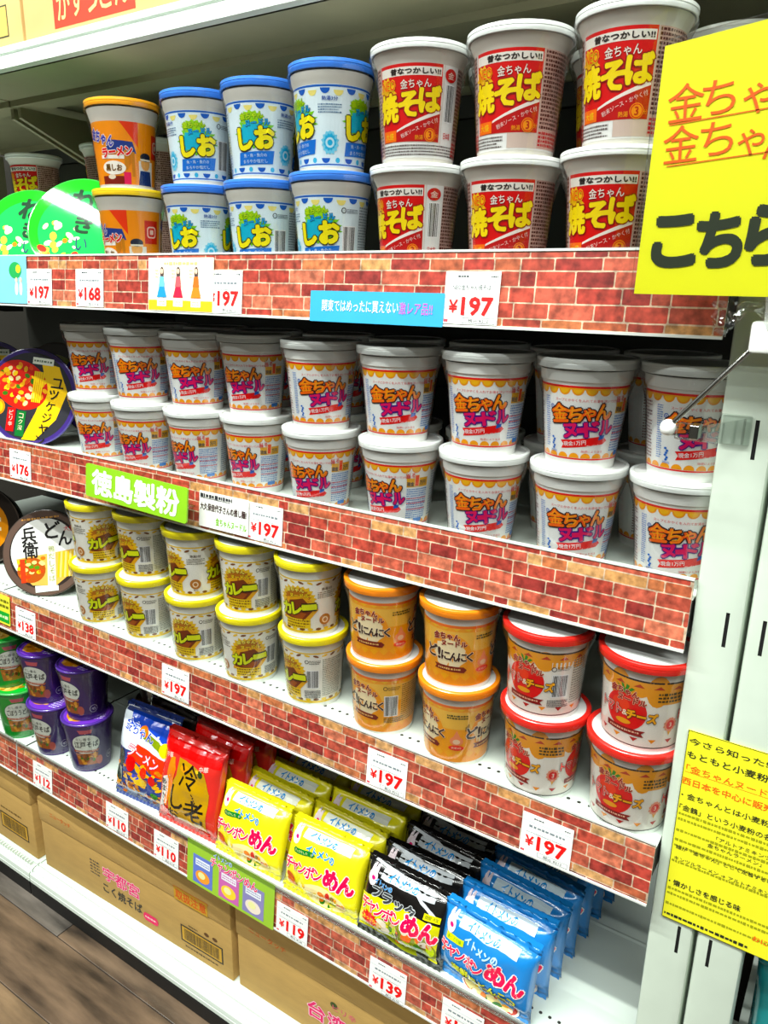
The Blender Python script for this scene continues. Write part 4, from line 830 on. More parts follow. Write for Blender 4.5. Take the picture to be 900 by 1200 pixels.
def art_left(D, W, h):
    D.rect(W - .125, .030, W - .025, .070, '#1e1a12', 2); D.rect(W - .122, .033, W - .028, .067, '#c19a55', 2.4); D.barcode(W - .116, .036, W - .034, .064, 3, 4, white='#c19a55', ink='#1e1a12'); D.lines(W - .12, .078, W - .045, .088, 1, '#6a5430', 2, seed=9)
carton(-1.188, -.665, -.8845, .168, .006, 'cardboard box printed with pink and black characters, middle of the bottom row', art_mid, rotz=.026)
carton(-.653, -.128, -.8845, .168, .022, 'cardboard box with a pink four-character print, right of the bottom row', art_right, rotz=.008)
carton(-1.745, -1.214, -.8845, .190, .004, 'taller cardboard box at the lower left edge', art_left)
def art_up(D, W, h):
    D.rect(.068, .006, .232, .105, '#e8554a', 1)
    for i, ch in enumerate('かすうどん'): D.text(ch, (.090 + i * .0295), .033, .036, '#f6cf98', 3, w=.027, bold=.03, rot=.03, out=None); 
def art_up2(D, W, h):
    D.rect(W - .114, .012, W - .032, .052, '#3a4028', 1); D.rect(W - .112, .014, W - .034, .050, '#dcb878', 1.5)
carton(-.972, -.40, .609, .16, .006, 'pale cardboard box with red label on the storage shelf', art_up, M_CARD2, flap=False)
carton(-1.195, -.978, .609, .16, .006, 'pale cardboard box in the top left corner', art_up2, M_CARD2, flap=False)
carton(-1.74, -1.212, .609, .16, .006, 'pale cardboard box of the next bay, far upper left', art_up2, M_CARD2, flap=False)
# ------------------------------------------------------------------ bagged noodles
def bag_map(w_, h_, t_, ph=0.0, lay=.0):
    def T(u, v):
        a = min(1, abs(2 * u / w_)); b = min(1, abs(2 * (v - h_ / 2) / (h_ - .018)))
        k = max(0, 1 - a ** 3.2) ** .5 * max(0, 1 - b ** 3.2) ** .5
        wr = noise.noise(Vector((u * 38 + ph, v * 30, ph))) * .0042 + noise.noise(Vector((u * 90, v * 22 + ph, ph))) * .0020
        return t_ / 2 * k + wr * (.35 + k)
    def f(u, v, off): return (u, -T(u, v) - off, v)
    return f
def bag_protos(kind, w_, h_, t_, body_m, art, ph=1.0):
    f = bag_map(w_, h_, t_, ph); n, m_ = 22, 24; bm = bmesh.new(); G = []
    for s in (1, -1):
        g = []
        for j in range(m_ + 1):
            v = h_ * j / m_; row = []
            for i in range(n + 1):
                u = -w_ / 2 + w_ * i / n; e = 1 - .035 * (1 - abs(2 * v / h_ - 1) ** 4) * (abs(u) * 2 / w_) ** 2
                x, y, z = f(u, v, 0); edge = (i in (0, n)) or (j in (0, m_))
                if s == 1: row.append(bm.verts.new((x * e, y if not edge else 0, z + (.0012 * ((i % 2) * 2 - 1) if j in (0, m_) else 0))))
                else: row.append(G[0][j][i] if edge else bm.verts.new((x * e, -y * .9, z)))
            g.append(row)
        G.append(g)
        for j in range(m_):
            for i in range(n):
                q = (g[j][i], g[j][i + 1], g[j + 1][i + 1], g[j + 1][i])
                bm.faces.new(q if s == 1 else q[::-1])
    body = bm_mesh(bm, kind + '_bag'); body.shade_smooth(); body.materials.append(body_m)
    seams = []
    for vert in (((0, .001), (0, -.006)), ((.0, h_ - .001), (.0075, h_ + .0015))):
        k = 30; bm = bmesh.new()
        a = [bm.verts.new((-w_ / 2 * .96 + w_ * .96 * i / k, vert[0][0] + .0006 * (i % 2), vert[0][1])) for i in range(k + 1)]; b = [bm.verts.new((-w_ / 2 * .96 + w_ * .96 * i / k, vert[1][0] + .0010 * (i % 2), vert[1][1])) for i in range(k + 1)]
        for i in range(k): bm.faces.new((a[i], a[i + 1], b[i + 1], b[i]))
        sm = bm_mesh(bm, kind + '_seam'); sm.materials.append(body_m); seams.append(sm)
    D = Decal(); art(D, w_, h_)
    e = lambda u, v: 1 - .035 * (1 - abs(2 * v / h_ - 1) ** 4) * (abs(u) * 2 / w_) ** 2
    g = lambda u, v, off: (f(u, v, off)[0] * e(u, v), f(u, v, off + .0004)[1], v)
    o = D.build('printed_front', g, None, M_FOIL, step=.006, stepv=.006); me = o.data; bpy.data.objects.remove(o)
    return dict(body=body, seams=seams, label=me)
def place_bag(P, x, y, z, lean, yaw, label, group, name='noodle_bag', roll=0):
    t = root(name, label, 'noodle bag', (x, y, z), (math.radians(-lean), math.radians(roll), math.radians(yaw)), group)
    link('bag_body', P['body'], t); link('crimped_seam', P['seams'][0], t); link('crimped_seam', P['seams'][1], t); link('printed_front', P['label'], t)
    return t
def champon(base, strip, sub, subcol):
    def art(D, w_, h_):
        if base == '#12100f':
            D.poly([(-w_ * .47, .004), (w_ * .44, .004), (w_ * .44, .060), (-w_ * .05, .064), (-w_ * .47, .056)], '#d8d430', .4)
            D.poly([(-w_ * .42, .10), (w_ * .10, .088), (w_ * .40, .066), (w_ * .40, .070), (w_ * .10, .094), (-w_ * .40, .104)], '#d8dce0', 1)
        D.poly([(-w_ * .28, h_ - .0205), (w_ * .33, h_ - .0205), (w_ * .33, h_ - .0095), (-w_ * .28, h_ - .0095)], strip, 1)
        D.text('イトメンの', -.004, h_ - .0150, .0085, '#1e8fd0', 3, w=.048, rot=-.02, bold=.08)
        D.ell(-w_ * .37, h_ - .024, .0085, .0110, '#f7e8ee', 2, 16); D.ell(-w_ * .39, h_ - .015, .0030, .0070, '#f7e8ee', 2, 12); D.ell(-w_ * .345, h_ - .015, .0030, .0070, '#f7e8ee', 2, 12); D.ell(-w_ * .36, h_ - .024, .0035, .0030, '#e0487e', 3, 10)
        kx, ky, kw = ((-.002, .0330, .050) if base != '#12100f' else (-.032, .0270, .030))
        D.text('イトメンの', kx, h_ - ky, .0105 if kw > .04 else .0070, '#1f8ed0' if base != '#1b86d6' else '#cdeefa', 4, w=kw, rot=-.06, bold=.09, out=('#f4fbff', .03) if base != '#1b86d6' else None)
        if sub == 'ブラック':
            D.text('ブラック', -.012, h_ - .0410, .0160, '#3a3c3e', 5, w=.072, rot=-.04, bold=.11, out=('#d6dadc', .06)); D.rect(.038, h_ - .042, .062, h_ - .034, '#e8e23a', 3); D.text('期間限定', .050, h_ - .038, .0050, '#22301a', 4, w=.020)
        if base == '#f6ea16': D.poly([(-.050, h_ - .046), (-.014, h_ - .042), (-.010, h_ - .037), (-.014, h_ - .034), (-.050, h_ - .038), (-.053, h_ - .042)], '#1c7a3a', 3); D.text('あっさりした塩味', -.032, h_ - .0402, .0042, '#f6f6c0', 4, w=.034, rot=.08)
        if base == '#1b86d6': D.rect(-.056, h_ - .043, -.028, h_ - .034, '#d8e62e', 3); D.text('あっさり味', -.042, h_ - .0385, .0050, '#2a7a3a', 4, w=.022)
        v0 = {'#f6ea16': .046, '#1b86d6': .046, '#12100f': .044}[base]
        for ch, u, h, ww in (('チ', -.059, .0180, .0150), ('ャ', -.0455, .0140, .0120), ('ン', -.0325, .0155, .0130), ('ポ', -.0175, .0175, .0160), ('ン', -.0025, .0155, .0130), ('め', .0210, .0260, .0250), ('ん', .0480, .0250, .0250)):
            D.text(ch, u * w_ / .145 + .002, v0 + (.003 if ch in 'めん' and h > .02 else 0), h, '#ee1a62', 6, w=ww, bold=.12 if h > .02 else .07, out=('#fdf6f4', .06))
        # bowl picture
        by = .014
        if base != '#12100f':
            if base == '#1b86d6': D.text('海鮮風とんこつ', .006, .0245, .0105, '#e8ea2e', 6, w=.096, bold=.08, out=('#16301e', .09)); by = .004; D.ell(.012, by, .044, .019, '#f6f0ea', 1.2, 28); D.ell(.012, by, .041, .0165, '#b8443c', 1.4, 28)
            D.ell(.010, by, .042 if base != '#1b86d6' else .037, .018 if base != '#1b86d6' else .0140, '#f3e2b0' if base != '#1b86d6' else '#f0e0a8', 2, 28)
            r_ = random.Random(5)
            for _ in range(16): D.ell(.010 + r_.uniform(-.032, .036), by + r_.uniform(-.011, .012), r_.uniform(.003, .009), r_.uniform(.002, .005), r_.choice(('#e8842a', '#f6cf5a', '#2f6b2a', '#f7efd8', '#e8a64a', '#c83c2a')), 3 + r_.random(), 9, rot=r_.uniform(0, 3))
            if base != '#1b86d6': D.ell(-.052, .024, .010, .006, '#c4562a', 3, 12, rot=-.7); D.ell(-.050, .016, .010, .006, '#d8742a', 3.2, 12, rot=-.7); D.ring(-.060, .012, .006, .0068, '#b0a020', 2)
        else:
            r_ = random.Random(6); D.ell(.012, .020, .052, .022, '#8a8f2a', 1, 24)
            for _ in range(26): D.ell(r_.uniform(-.050, .056), r_.uniform(.006, .038), r_.uniform(.004, .010), r_.uniform(.003, .007), r_.choice(('#e87a1a', '#c8d83a', '#f0e6c8', '#d8b888', '#4c7a2a', '#6a4a2a', '#e8dccc')), 2 + r_.random() * 1.5, 10, rot=r_.uniform(0, 3))
            D.burst(-.045, .025, .017, .012, 11, '#e8421a', 4, .75, 3); D.text('あっさり', -.045, .025, .0060, '#f6e83a', 5, w=.024, bold=.04)
    return art
BW, BH, BT = .143, .110, .040
B_Y = bag_protos('yellow', BW, BH, BT, mat('yellow_bag_film', '#f6ea16', 0.25, 0.05, 14, coat=0.7, bump=0.3, bscale=30), champon('#f6ea16', '#f4f6ea', '', ''), 1.7)
B_K = bag_protos('black', BW, BH - .004, BT, mat('black_bag_film', '#12100f', 0.18, 0.05, 14, coat=0.9, bump=0.35, bscale=30), champon('#12100f', '#c9cdd0', 'ブラック', ''), 4.1)
B_B = bag_protos('blue', BW, BH - .008, BT, mat('blue_bag_film', '#1b86d6', 0.22, 0.05, 14, coat=0.8, bump=0.3, bscale=30), champon('#1b86d6', '#dcecf4', '', ''), 7.3)
def art_chilled(D, w_, h_):
    D.rect(-w_ * .47, h_ - .034, w_ * .47, h_ - .006, '#e0342a', 1)
    D.poly([(-.020, h_ - .036), (.038, h_ - .046), (.052, h_ - .080), (.050, .006), (-.030, .006), (-.036, .06), (-.022, .09)], '#b8922a', 1); D.poly([(-.040, h_ - .040), (-.030, h_ - .040), (-.024, .10), (-.038, .03), (-.046, .03)], '#f08a2a', 2)
    for i, (u, s_) in enumerate(((-.046, 5), (.036, 5))): D.text('NT' if False else '中華', u, h_ - .040, .009, '#f8dcd4', 3, w=.018, rot=.2)
    D.ell(-.004, h_ - .052, .010, .006, '#e8a03a', 3); D.ell(.030, h_ - .050, .006, .006, '#2a3a1a', 3); D.ell(.022, h_ - .048, .004, .003, '#e8d06a', 3.3)
    D.text('冷', .006, h_ - .062, .042, '#16100a', 5, w=.036, bold=.02); D.text('し', -.014, h_ - .105, .040, '#16100a', 5, w=.028, bold=.02); D.text('老', .024, h_ - .118, .038, '#16100a', 5, w=.044, rot=.15, bold=.03); D.text('お', -.022, .022, .020, '#16100a', 5, w=.024, bold=.02)
    for k in range(7): D.ell(.018 + .002 * k, h_ - .090 - .004 * k, .0030, .0012, '#3a2a10', 4, 8, rot=.8 if k % 2 else -.8)
    D.poly([(-.062, .020), (-.040, .034), (-.036, .086), (-.050, .080)], '#e8e4de', 2.5); D.vtext('あまから', -.049, .078, .0120, '#3a3a3c', 4, w=.010, bold=.04); D.ell(-.044, .016, .012, .012, '#e8482a', 2.6)
B_R = bag_protos('red', .140, .158, .040, mat('red_bag_film', '#da2a22', 0.2, 0.06, 14, coat=0.8, bump=0.35, bscale=30), art_chilled, 2.9)
def art_ramenbag(D, w_, h_):
    D.rect(-w_ * .47, .088, w_ * .47, h_ - .006, '#e6eef6', .5); D.poly([(-.045, h_ - .010), (.058, h_ - .010), (.058, h_ - .050), (.010, h_ - .030), (-.030, h_ - .036)], '#2a48b0', 1)
    D.text('金ちゃん', -.012, h_ - .038, .022, '#2846b0', 4, w=.072, rot=-.18, bold=.05, out=('#f4f6fa', .05))
    D.poly([(-.005, h_ - .030), (.056, h_ - .052), (.058, h_ - .066), (-.002, h_ - .048)], '#8a9a2a', 2); D.ell(.052, h_ - .056, .010, .013, '#f0e42a', 3); D.ell(.000, h_ - .036, .012, .010, '#e8842a', 2.5)
    D.poly([(-.030, .076), (.060, .056), (.060, .090), (-.010, .104)], '#e0522a', 1.5); D.text('ラーメン', .006, .0840, .019, '#f6e4e4', 5, w=.074, rot=-.20, bold=.04, out=('#e03c6a', .06))
    r_ = random.Random(3)
    for _ in range(60): D.ell(r_.uniform(-.060, .060), r_.uniform(.006, .070), r_.uniform(.004, .010), r_.uniform(.002, .005), r_.choice(('#c8842a', '#e0a03a', '#8a4a1a', '#d8a84a', '#a8621a', '#e8b84a')), 1.6 + r_.random() * 1.5, 8, rot=r_.uniform(-.6, .6))
    D.ell(-.048, .070, .010, .016, '#24302a', 4); D.ell(-.052, .040, .009, .016, '#1e2a20', 4); D.ell(-.020, .066, .010, .014, '#c83a30', 4); D.ell(.012, .058, .008, .010, '#d84a2a', 4); D.ell(.034, .050, .008, .009, '#c83a30', 4); D.ell(.004, .040, .014, .008, '#e8c83a', 4.2); D.ell(-.006, .046, .010, .004, '#3a4ab0', 4.2); D.ell(.040, .024, .009, .005, '#3a7a2a', 4)
B_N = bag_protos('ramen', .134, .165, .040, mat('blue_white_bag_film', '#2c3f86', 0.22, 0.06, 14, coat=0.8, bump=0.3, bscale=30), art_ramenbag, 5.5)
def art_plain(c1, c2):
    def art(D, w_, h_):
        D.rect(-w_ * .3, h_ * .62, w_ * .3, h_ * .78, c1, 1); D.lines(-w_ * .25, h_ * .65, w_ * .25, h_ * .75, 1, c2, 2, seed=4, fill=.8); D.ell(0, h_ * .3, w_ * .3, h_ * .17, c1, 1); D.ell(0, h_ * .3, w_ * .2, h_ * .1, c2, 2)
    return art
B_D = bag_protos('brown', .135, .150, .038, mat('dark_brown_bag_film', '#2c2018', 0.2, 0.08, 14, coat=0.8, bump=0.3, bscale=30), art_plain('#c8b04a', '#5a2a1a'), 3.3)
zb = ZD + .006
def row(P, x, y0_, n, dy, lean, z, nm, grp, dx=0, yaw=0, words=None):
    for i in range(n):
        wd = words[i] if words else '%s in its file, counting from the front' % ordn[i]
        place_bag(P, x + dx * i + random.uniform(-.002, .002), y0_ + dy * i, z, lean + random.uniform(-2, 2), yaw + random.uniform(-2, 2), '%s, %s' % (nm, wd), grp, roll=random.uniform(-1, 1))
row(B_Y, -.612, .012, 5, .043, 20, zb, 'yellow noodle bag of the left yellow file', 'yellow noodle bags on the lowest shelf', words=['foremost bag', 'second from the front', 'third from the front', 'fourth, in shade', 'rearmost bag in shade'], dx=.006)
row(B_Y, -.466, .010, 6, .043, 20, zb, 'yellow noodle bag of the right yellow file', 'yellow noodle bags on the lowest shelf', words=['foremost bag', 'second from the front', 'third from the front', 'fourth, in shade', 'fifth, in shade', 'rearmost bag in shade'], dx=.004)
row(B_K, -.324, .010, 6, .043, 17, zb, 'black noodle bag between the yellow and blue bags', 'black noodle bags on the lowest shelf', words=['foremost bag', 'second from the front', 'third from the front', 'fourth from the front', 'fifth from the front', 'rearmost bag'], dx=.004)
row(B_B, -.194, .010, 7, .043, 9, zb, 'blue noodle bag at the right end of the shelf', 'blue noodle bags on the lowest shelf', words=['foremost bag', 'second from the front', 'third from the front', 'fourth from the front', 'fifth from the front', 'sixth from the front', 'rearmost bag'], dx=.004, yaw=-3)
row(B_D, -.150, .335, 2, .045, 6, zb, 'dark brown bag deep in shade behind the blue bags', 'dark bags at the back of the lowest shelf', words=['front one', 'rear one'])
place_bag(B_R, -.752, .014, zb, 14, 2, 'red chilled noodle bag with large black brush characters', 'red bags on the lowest shelf')
row(B_R, -.735, .064, 5, .046, 12, zb, 'dark red noodle bag behind the brush-lettered one', 'red bags on the lowest shelf', words=['nearest to it', 'second behind it', 'third behind it', 'fourth behind it', 'rearmost'], dx=.010)
place_bag(B_N, -.872, .018, zb, 16, 4, 'blue, white and orange ramen bag beside the purple cups', 'ramen bags on the lowest shelf')
row(B_D, -.875, .085, 4, .048, 12, zb, 'dark bag behind the blue and orange ramen bag', 'dark bags at the back of the lowest shelf', words=['nearest to it', 'second behind it', 'third behind it', 'rearmost'], dx=.012)

# ------------------------------------------------------------------ purple and green cups at the left of the lowest shelf
def lab_soba(base, ink, words_, food):
    def f(D):
        band(D, 0, .088, base)
        D.ell(0, .056, .0270, .0225, ink, 1, 30); D.ell(0, .056, .0258, .0212, '#e8ebe2', 2, 30)
        D.text('だし香る', -.004, .0680, .0060, '#3a3c3a', 4, w=.026); D.text(words_, .001, .0560, .0130, '#1c1c1a', 5, w=.044, bold=.04)
        D.poly([(-.024, .0440), (.024, .0420), (.021, .0375), (-.023, .0395)], '#b0604c', 3); D.lines(-.020, .0395, .020, .0425, 1, '#f0d8c8', 4, seed=2)
        D.poly([(-.022, .0370), (.022, .0350), (.020, .0100), (-.019, .0110)], food, 2.5)
        r_ = random.Random(2)
        for _ in range(18): D.ell(r_.uniform(-.016, .016), r_.uniform(.014, .034), .0045, .003, r_.choice(('#c87a34', '#e0a860', '#7a4a1e', '#d89048', '#4a7a2e')), 3 + r_.random(), 8, rot=r_.uniform(0, 3))
        D.ell(.024, .0170, .0065, .010, '#b4625a', 2.7, 14)
        D.ring(.049, .0180, .0072, .0079, '#e8e4f0', 2, 22); D.text('45', .049, .0180, .0056, '#e8e4f0', 3, w=.008)
        D.poly([(-.012, .0880), (.014, .0880), (.012, .0800), (-.008, .0800)], '#c0606a', 2)
        D.rect(.082, .030, .100, .060, '#8a88a0', 1); D.barcode(.084, .033, .098, .058, 3)
        D.lines(-.100, .012, -.045, .075, 10, '#9a90b8' if base != '#2f9a46' else '#a8d8a0', 1, seed=8, fill=.3)
    return f
def lid_print(P, cols, rim):
    D = Decal(); r_ = random.Random(8); D.ell(0, 0, .0415, .0415, rim, 0, 36); D.ell(-.012, .0, .024, .030, cols[0], 1, 24)
    for _ in range(22): D.ell(r_.uniform(-.028, .010), r_.uniform(-.022, .022), .006, .004, r_.choice(cols), 2 + r_.random(), 9, rot=r_.uniform(0, 3))
    D.lines(.016, -.028, .036, .028, 9, '#d0cce0', 2, seed=3); H = P['H']
    o = D.build('lid_print', lambda u, v, off: (u, v, H - .0016 + off + .0003), None, M_PRINT); me = o.data; bpy.data.objects.remove(o); P['lp'] = me
PAP_P = mat('purple_lid_foil', '#53309a', 0.25, 0.06, 30, coat=0.6, bump=0.15); PAP_G = mat('green_lid_foil', '#3fae50', 0.25, 0.06, 30, coat=0.6, bump=0.15)
BODY_P = mat('purple_cup_paper', '#42226f', 0.35, 0.04); BODY_G = mat('green_cup_paper', '#2f9a46', 0.35, 0.04)
wall = [(.0345, 0), (.0350, .002), (.0440, .1020)]
P_PU = cup_protos('soba', .1075, .0475, wall, PAP_P, .0045, PAP_P, BODY_P, lab_soba('#34185f', '#2a1850', '江戸そば', '#a8622a'), .006, rim=.0035)
P_GR = cup_protos('udon', .1075, .0475, wall, PAP_G, .0045, PAP_G, BODY_G, lab_soba('#2f9a46', '#1c5a2a', 'ごぼううどん', '#b87a3a'), .006, rim=.0035)
lid_print(P_PU, ('#c98a4a', '#e0b070', '#8a5428', '#b8743a'), '#6b3fae'); lid_print(P_GR, ('#d8b06a', '#e8cc8a', '#a87a3a'), '#3fae50')
def lp(t, P): link('lid_print', P['lp'], [c for c in t.children if c.name.split('.')[0] == 'lid'][0])
for x, y, lv, d, lb in ((-1.168, .044, 1, -38, 'upper purple soba cup, left of the two purple stacks'), (-1.055, .050, 1, -52, 'upper purple soba cup, right of the two purple stacks'), (-1.152, .040, 0, -48, 'lower purple soba cup, left of the two purple stacks'), (-1.052, .046, 0, -12, 'lower purple soba cup, right of the two purple stacks')):
    lp(place_cup(P_PU, 'noodle_cup', x, y, ZD + lv * .1060, d, lb, 'noodle cup', 'purple cups on the lowest shelf'), P_PU)
for x, y, lv, d, lb in ((-1.285, .038, 1, 2, 'upper green udon cup left of the purple stacks'), (-1.262, .036, 0, -10, 'lower green udon cup left of the purple stacks')):
    lp(place_cup(P_GR, 'noodle_cup', x, y, ZD + lv * .1060, d, lb, 'noodle cup', 'green cups on the lowest shelf'), P_GR)
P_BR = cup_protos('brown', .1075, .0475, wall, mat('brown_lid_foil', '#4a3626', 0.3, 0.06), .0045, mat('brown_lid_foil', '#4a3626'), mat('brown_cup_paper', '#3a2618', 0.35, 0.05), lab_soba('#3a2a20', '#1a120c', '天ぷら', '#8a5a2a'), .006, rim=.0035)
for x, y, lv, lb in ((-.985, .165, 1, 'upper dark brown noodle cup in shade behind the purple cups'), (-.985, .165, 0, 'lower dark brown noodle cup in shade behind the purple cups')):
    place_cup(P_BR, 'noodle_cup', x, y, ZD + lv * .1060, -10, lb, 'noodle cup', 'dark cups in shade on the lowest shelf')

# ------------------------------------------------------------------ noodle bowls standing on edge at the left
def bowl(x, z_shelf, y, R, yaw, lean, body_m, rim_m, art, label, depth=.062, name='noodle_bowl', group=None, roll=0, film=True):
    ya, le = math.radians(yaw), math.radians(lean)
    n = Vector((math.sin(ya) * math.cos(le), -math.cos(ya) * math.cos(le), math.sin(le))); ex = Vector((math.cos(ya), math.sin(ya), 0)); ey = n.cross(ex)
    if roll: q = math.radians(roll); ex, ey = ex * math.cos(q) + ey * math.sin(q), ey * math.cos(q) - ex * math.sin(q)
    zc = z_shelf + R * math.cos(le) + .0015
    t = root(name, label, 'noodle bowl', (0, 0, 0), group=group); t.matrix_world = Matrix(((ex.x, ey.x, n.x, x), (ex.y, ey.y, n.y, y), (ex.z, ey.z, n.z, zc), (0, 0, 0, 1)))
    t.location = (x, y, zc); t.rotation_euler = Matrix(((ex.x, ey.x, n.x), (ex.y, ey.y, n.y), (ex.z, ey.z, n.z))).to_euler()
    bm = revolve([(R * .56, -depth - .004), (R * .60, -depth), (R * .80, -depth * .62), (R * .93, -depth * .2), (R * .965, -.006)], 48); link('bowl_body', bm_mesh(bm, 'bowl', True), t, m=body_m)
    bm = revolve([(R * .96, -.007), (R * .99, -.006), (R, -.003), (R * .995, -.0005), (R * .97, .0), (.001, .0)], 56, False); link('bowl_lid', bm_mesh(bm, 'bowl_lid', True), t, m=rim_m)
    D = Decal(); art(D, R * .97); D.build('printed_lid', lambda u, v, off: (u, v, .0002 + off), t, M_SHINY)
    return t
def art_green(D, R):
    D.ell(0, 0, R, R, '#22b030', 0, 48); D.ell(.004, -.006, R * .86, R * .82, '#3cbc66', .6, 40)
    D.text('ね', R * .05, R * .52, .034, '#1c3a26', 4, w=.036, rot=-.15, bold=.08); D.text('ぎ', R * .14, R * .02, .030, '#1c3a26', 4, w=.030, rot=-.1, bold=.08); D.text('い', R * .10, -R * .42, .020, '#2a3060', 4, w=.018)
    r_ = random.Random(4)
    for _ in range(26): D.ell(-R * .35 + r_.uniform(-.026, .026), -R * .35 + r_.uniform(-.030, .030), r_.uniform(.003, .009), r_.uniform(.002, .006), r_.choice(('#f08a3a', '#f6f0e0', '#f4c070', '#e8503a', '#4ab84a', '#f7e8c8')), 2 + r_.random(), 9, rot=r_.uniform(0, 3))
GB = mat('green_bowl_plastic', '#149a2e', 0.3, 0.05, coat=0.5); GL = mat('green_foil_lid', '#3fd24a', 0.12, 0.04, coat=1.0, bump=0.1)
bowl(-.952, ZA, .050, .079, 31, 27, GB, GL, art_green, 'green leek noodle bowl on edge beside the orange ramen cups')
bowl(-1.095, ZA, .055, .074, 31, 27, GB, GL, art_green, 'green leek noodle bowl on edge at the left picture edge')
def art_yukke(D, R):
    D.ell(0, 0, R, R, '#3a2a6e', 0, 48); D.ell(0, 0, R * .93, R * .93, '#2a2a30', .5, 48)
    D.poly([(R * .15, R * .75), (R * .55, R * .70), (R * .80, R * .20), (R * .62, -R * .40), (R * .20, -R * .90), (-.1 * R, -R * .92), (.15 * R, -R * .3), (.3 * R, .3 * R)], '#f0c81e', 1)
    D.ell(-R * .25, R * .22, R * .62, R * .50, '#c8402a', 2, 30, rot=-.35); r_ = random.Random(9)
    for _ in range(70):
        a = r_.uniform(0, 6.28); q = r_.random() ** .6
        D.ell(-R * .25 + math.cos(a) * R * .56 * q, R * .22 + math.sin(a) * R * .42 * q, .0055, .0038, r_.choice(('#e8962a', '#f0c83a', '#c83a22', '#3f6a24', '#f0dcaa', '#d85a2a', '#e8b03a')), 2.5 + r_.random() * 1.5, 8, rot=r_.uniform(0, 3))
    for k in range(5): D.poly([(.02 * R + k * .0035, -.10 * R), (.02 * R + k * .0035 + .0025, -.10 * R), (R * .02 + k * .0040 + .0035, R * .55), (R * .02 + k * .0040, R * .55)], '#f4cf4a', 4.6)
    D.vtext('ユッケジャン', R * .56, R * .48, .0185, '#1c1a14', 6, dx=-.0040, bold=.03); D.ell(-R * .70, -R * .30, .0125, .0140, '#f0981e', 3, 18); D.ell(-R * .70, -R * .30, .0090, .0100, '#f4c03a', 4, 14)
    D.rect(-R * .48, -R * .78, -R * .30, -R * .28, '#c8342a', 5); D.vtext('ピリ辛', -R * .39, -R * .32, .0090, '#f4e0d0', 6); D.rect(-R * .26, -R * .86, -R * .06, -R * .32, '#1f6a36', 5); D.vtext('コク深', -R * .16, -R * .36, .0095, '#f4e8c8', 6)
    D.rect(-.05 * R, R * .70, .42 * R, R * .84, '#e6eadf', 5); D.lines(-.02 * R, R * .73, .38 * R, R * .81, 1, '#5a6a5a', 6)
DB = mat('dark_bowl_plastic', '#2e3436', 0.35, 0.06, coat=0.4); DL = mat('violet_bowl_rim', '#54489a', 0.2, 0.04, coat=0.8)
bowl(-1.142, ZB, .060, .086, 26, 14, DB, DL, art_yukke, 'purple-rimmed spicy noodle bowl on edge at the left of the second shelf', roll=-6)
bowl(-1.090, ZB, .170, .086, 26, 10, DB, mat('black_bowl_rim', '#1c1a1c', 0.3), art_yukke, 'dark noodle bowl standing behind the purple-rimmed bowl')
bowl(-1.330, ZB, .100, .086, 26, 12, DB, DL, art_yukke, 'noodle bowl on edge at the left picture edge of the second shelf')
def art_donbei(D, R):
    D.ell(0, 0, R, R, '#5c4a42', 0, 48); D.ell(0, 0, R * .86, R * .86, '#2a2220', .5, 44); D.ell(-R * .02, R * .04, R * .80, R * .78, '#e8e8e4', 1, 40)
    D.poly([(-R * .70, -R * .08), (R * .70, .02 * R), (R * .56, -R * .56), (R * .20, -R * .80), (-R * .36, -R * .74), (-R * .66, -R * .40)], '#d8b070', 2)
    D.ell(-R * .36, -R * .38, R * .34, R * .30, '#a8582a', 3, 22); r_ = random.Random(2)
    for _ in range(26): D.ell(-R * .36 + r_.uniform(-.024, .024), -R * .36 + r_.uniform(-.020, .020), .005, .0035, r_.choice(('#f0c02a', '#d87a2a', '#e85a3a', '#5a8a2a', '#f0dc9a')), 3.5 + r_.random(), 8)
    for k in range(7): D.poly([(R * .24 + k * .0042, -R * .62), (R * .24 + k * .0042 + .0032, -R * .62), (R * .32 + k * .0042 + .0032, -.02 * R), (R * .32 + k * .0042, -.02 * R)], '#ecd690' if k % 2 else '#d8b85a', 4)
    for ch, u, v, h in (('ど', .22, .52, .030), ('ん', .50, .30, .026), ('兵', -.36, .46, .028), ('衛', -.34, .10, .030)): D.text(ch, R * u, R * v, h, '#1c1a1a', 5, w=h * .95, bold=.05)
    D.poly([(R * .00, -R * .86), (R * .20, -R * .84), (R * .26, R * .22), (R * .06, R * .20)], '#e6ead0', 6); D.vtext('鴨だしそば', R * .16, R * .16, .0120, '#6a6a2a', 7, dx=-.0006); D.text('大盛', R * .62, R * .52, .010, '#c83a3a', 5)
    D.lines(-R * .5, R * .78, R * .4, R * .88, 1, '#b88a5a', 2, seed=4); D.rect(-R * .62, -R * .66, -R * .50, -R * .10, '#c85040', 5); D.poly([(-R * .30, -R * .92), (R * .25, -R * .92), (R * .25, -R * .80), (-R * .30, -R * .76)], '#e8ece8', 5)
CB = mat('clear_brown_bowl', '#8a8f8c', 0.25, 0.05, coat=0.6); CL = mat('brown_bowl_rim', '#4a3c34', 0.25, 0.05, coat=0.8)
bowl(-1.128, ZC, .045, .080, 32, 20, CB, CL, art_donbei, 'brown-rimmed white noodle bowl on edge at the left of the third shelf', roll=8)
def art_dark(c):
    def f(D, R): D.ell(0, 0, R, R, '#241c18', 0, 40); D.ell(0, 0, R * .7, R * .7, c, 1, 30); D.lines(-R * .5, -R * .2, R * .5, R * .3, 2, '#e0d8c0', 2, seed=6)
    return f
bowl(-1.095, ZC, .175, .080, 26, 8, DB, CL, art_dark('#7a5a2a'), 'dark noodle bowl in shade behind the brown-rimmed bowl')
bowl(-1.365, ZC, .065, .080, 26, 8, DB, CL, art_dark('#c8862a'), 'amber noodle bowl at the left picture edge of the third shelf')
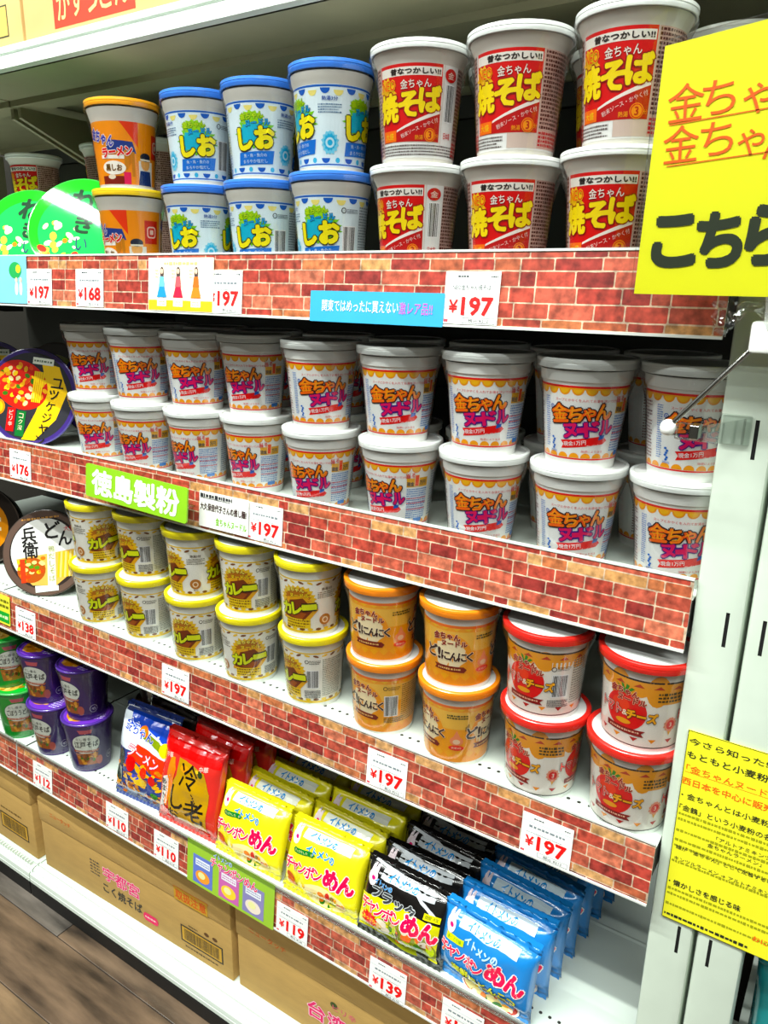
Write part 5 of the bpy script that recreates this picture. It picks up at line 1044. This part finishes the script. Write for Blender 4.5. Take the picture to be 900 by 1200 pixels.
for i, (x, y, z_, c) in enumerate(((-1.02, .24, ZB, '#a8905a'), (-1.23, .31, ZB, '#8a8248'), (-1.35, .25, ZB, '#6a6a3a'))):
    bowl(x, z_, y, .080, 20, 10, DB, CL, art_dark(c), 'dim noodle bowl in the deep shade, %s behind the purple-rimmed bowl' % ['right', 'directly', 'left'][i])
# dark fried-noodle cups behind the green bowls (top shelf)
for i, (x, lv) in enumerate(((-1.10, 1), (-1.10, 0), (-.985, 1), (-.985, 0), (-1.215 - .11, 1), (-1.215 - .11, 0))):
    place_cup(P_YK, 'noodle_cup', x, .235, ZA + lv * .1080, 60 + 20 * i, '%s shaded noodle cup behind the green bowls, %s stack' % (LV[lv], ['middle', 'right', 'left'][i // 2]), 'noodle cup', 'shaded cups behind the green bowls', simple=True)
# ------------------------------------------------------------------ next bay on the right, low in the corner
t = root('gondola_shelf', 'shelf of the bay right of the white posts, lower right corner', 'shelf', (.095, 0, -.62)); box('shelf_deck', 0, .5, .0, .44, -.03, 0, M_WHITE, t)
P_T = bag_protos('teal', .15, .20, .06, mat('teal_bag_film', '#0f8a8e', 0.2, 0.06, 14, coat=0.8, bump=0.4, bscale=26), art_plain('#2a5a9a', '#0c5a60'), 6.6)
place_bag(P_T, .180, .050, -.614, 6, 0, 'teal foil bag in the bottom right corner, right of the posts', 'bags right of the posts')
t = root('film_wrapped_pack', 'pack in crumpled pale film above the teal bag', 'pack', (.100, .09, -.40))
bm = bmesh.new(); add_box(bm, 0, .14, 0, .06, 0, .03); bmesh.ops.subdivide_edges(bm, edges=bm.edges[:], cuts=8, use_grid_fill=True)
for v in bm.verts: v.co += Vector((noise.noise(v.co * 90) * .004, noise.noise(v.co * 90 + Vector((5, 0, 0))) * .006, noise.noise(v.co * 90 + Vector((0, 7, 0))) * .005))
link('wrapped_body', bm_mesh(bm, 'wp', True), t, m=mat('pale_wrap', '#cfc6b4', 0.3, 0.1, 30, coat=0.5))
if _to.name in COL.objects: COL.objects.unlink(_to)
bpy.data.objects.remove(_to)
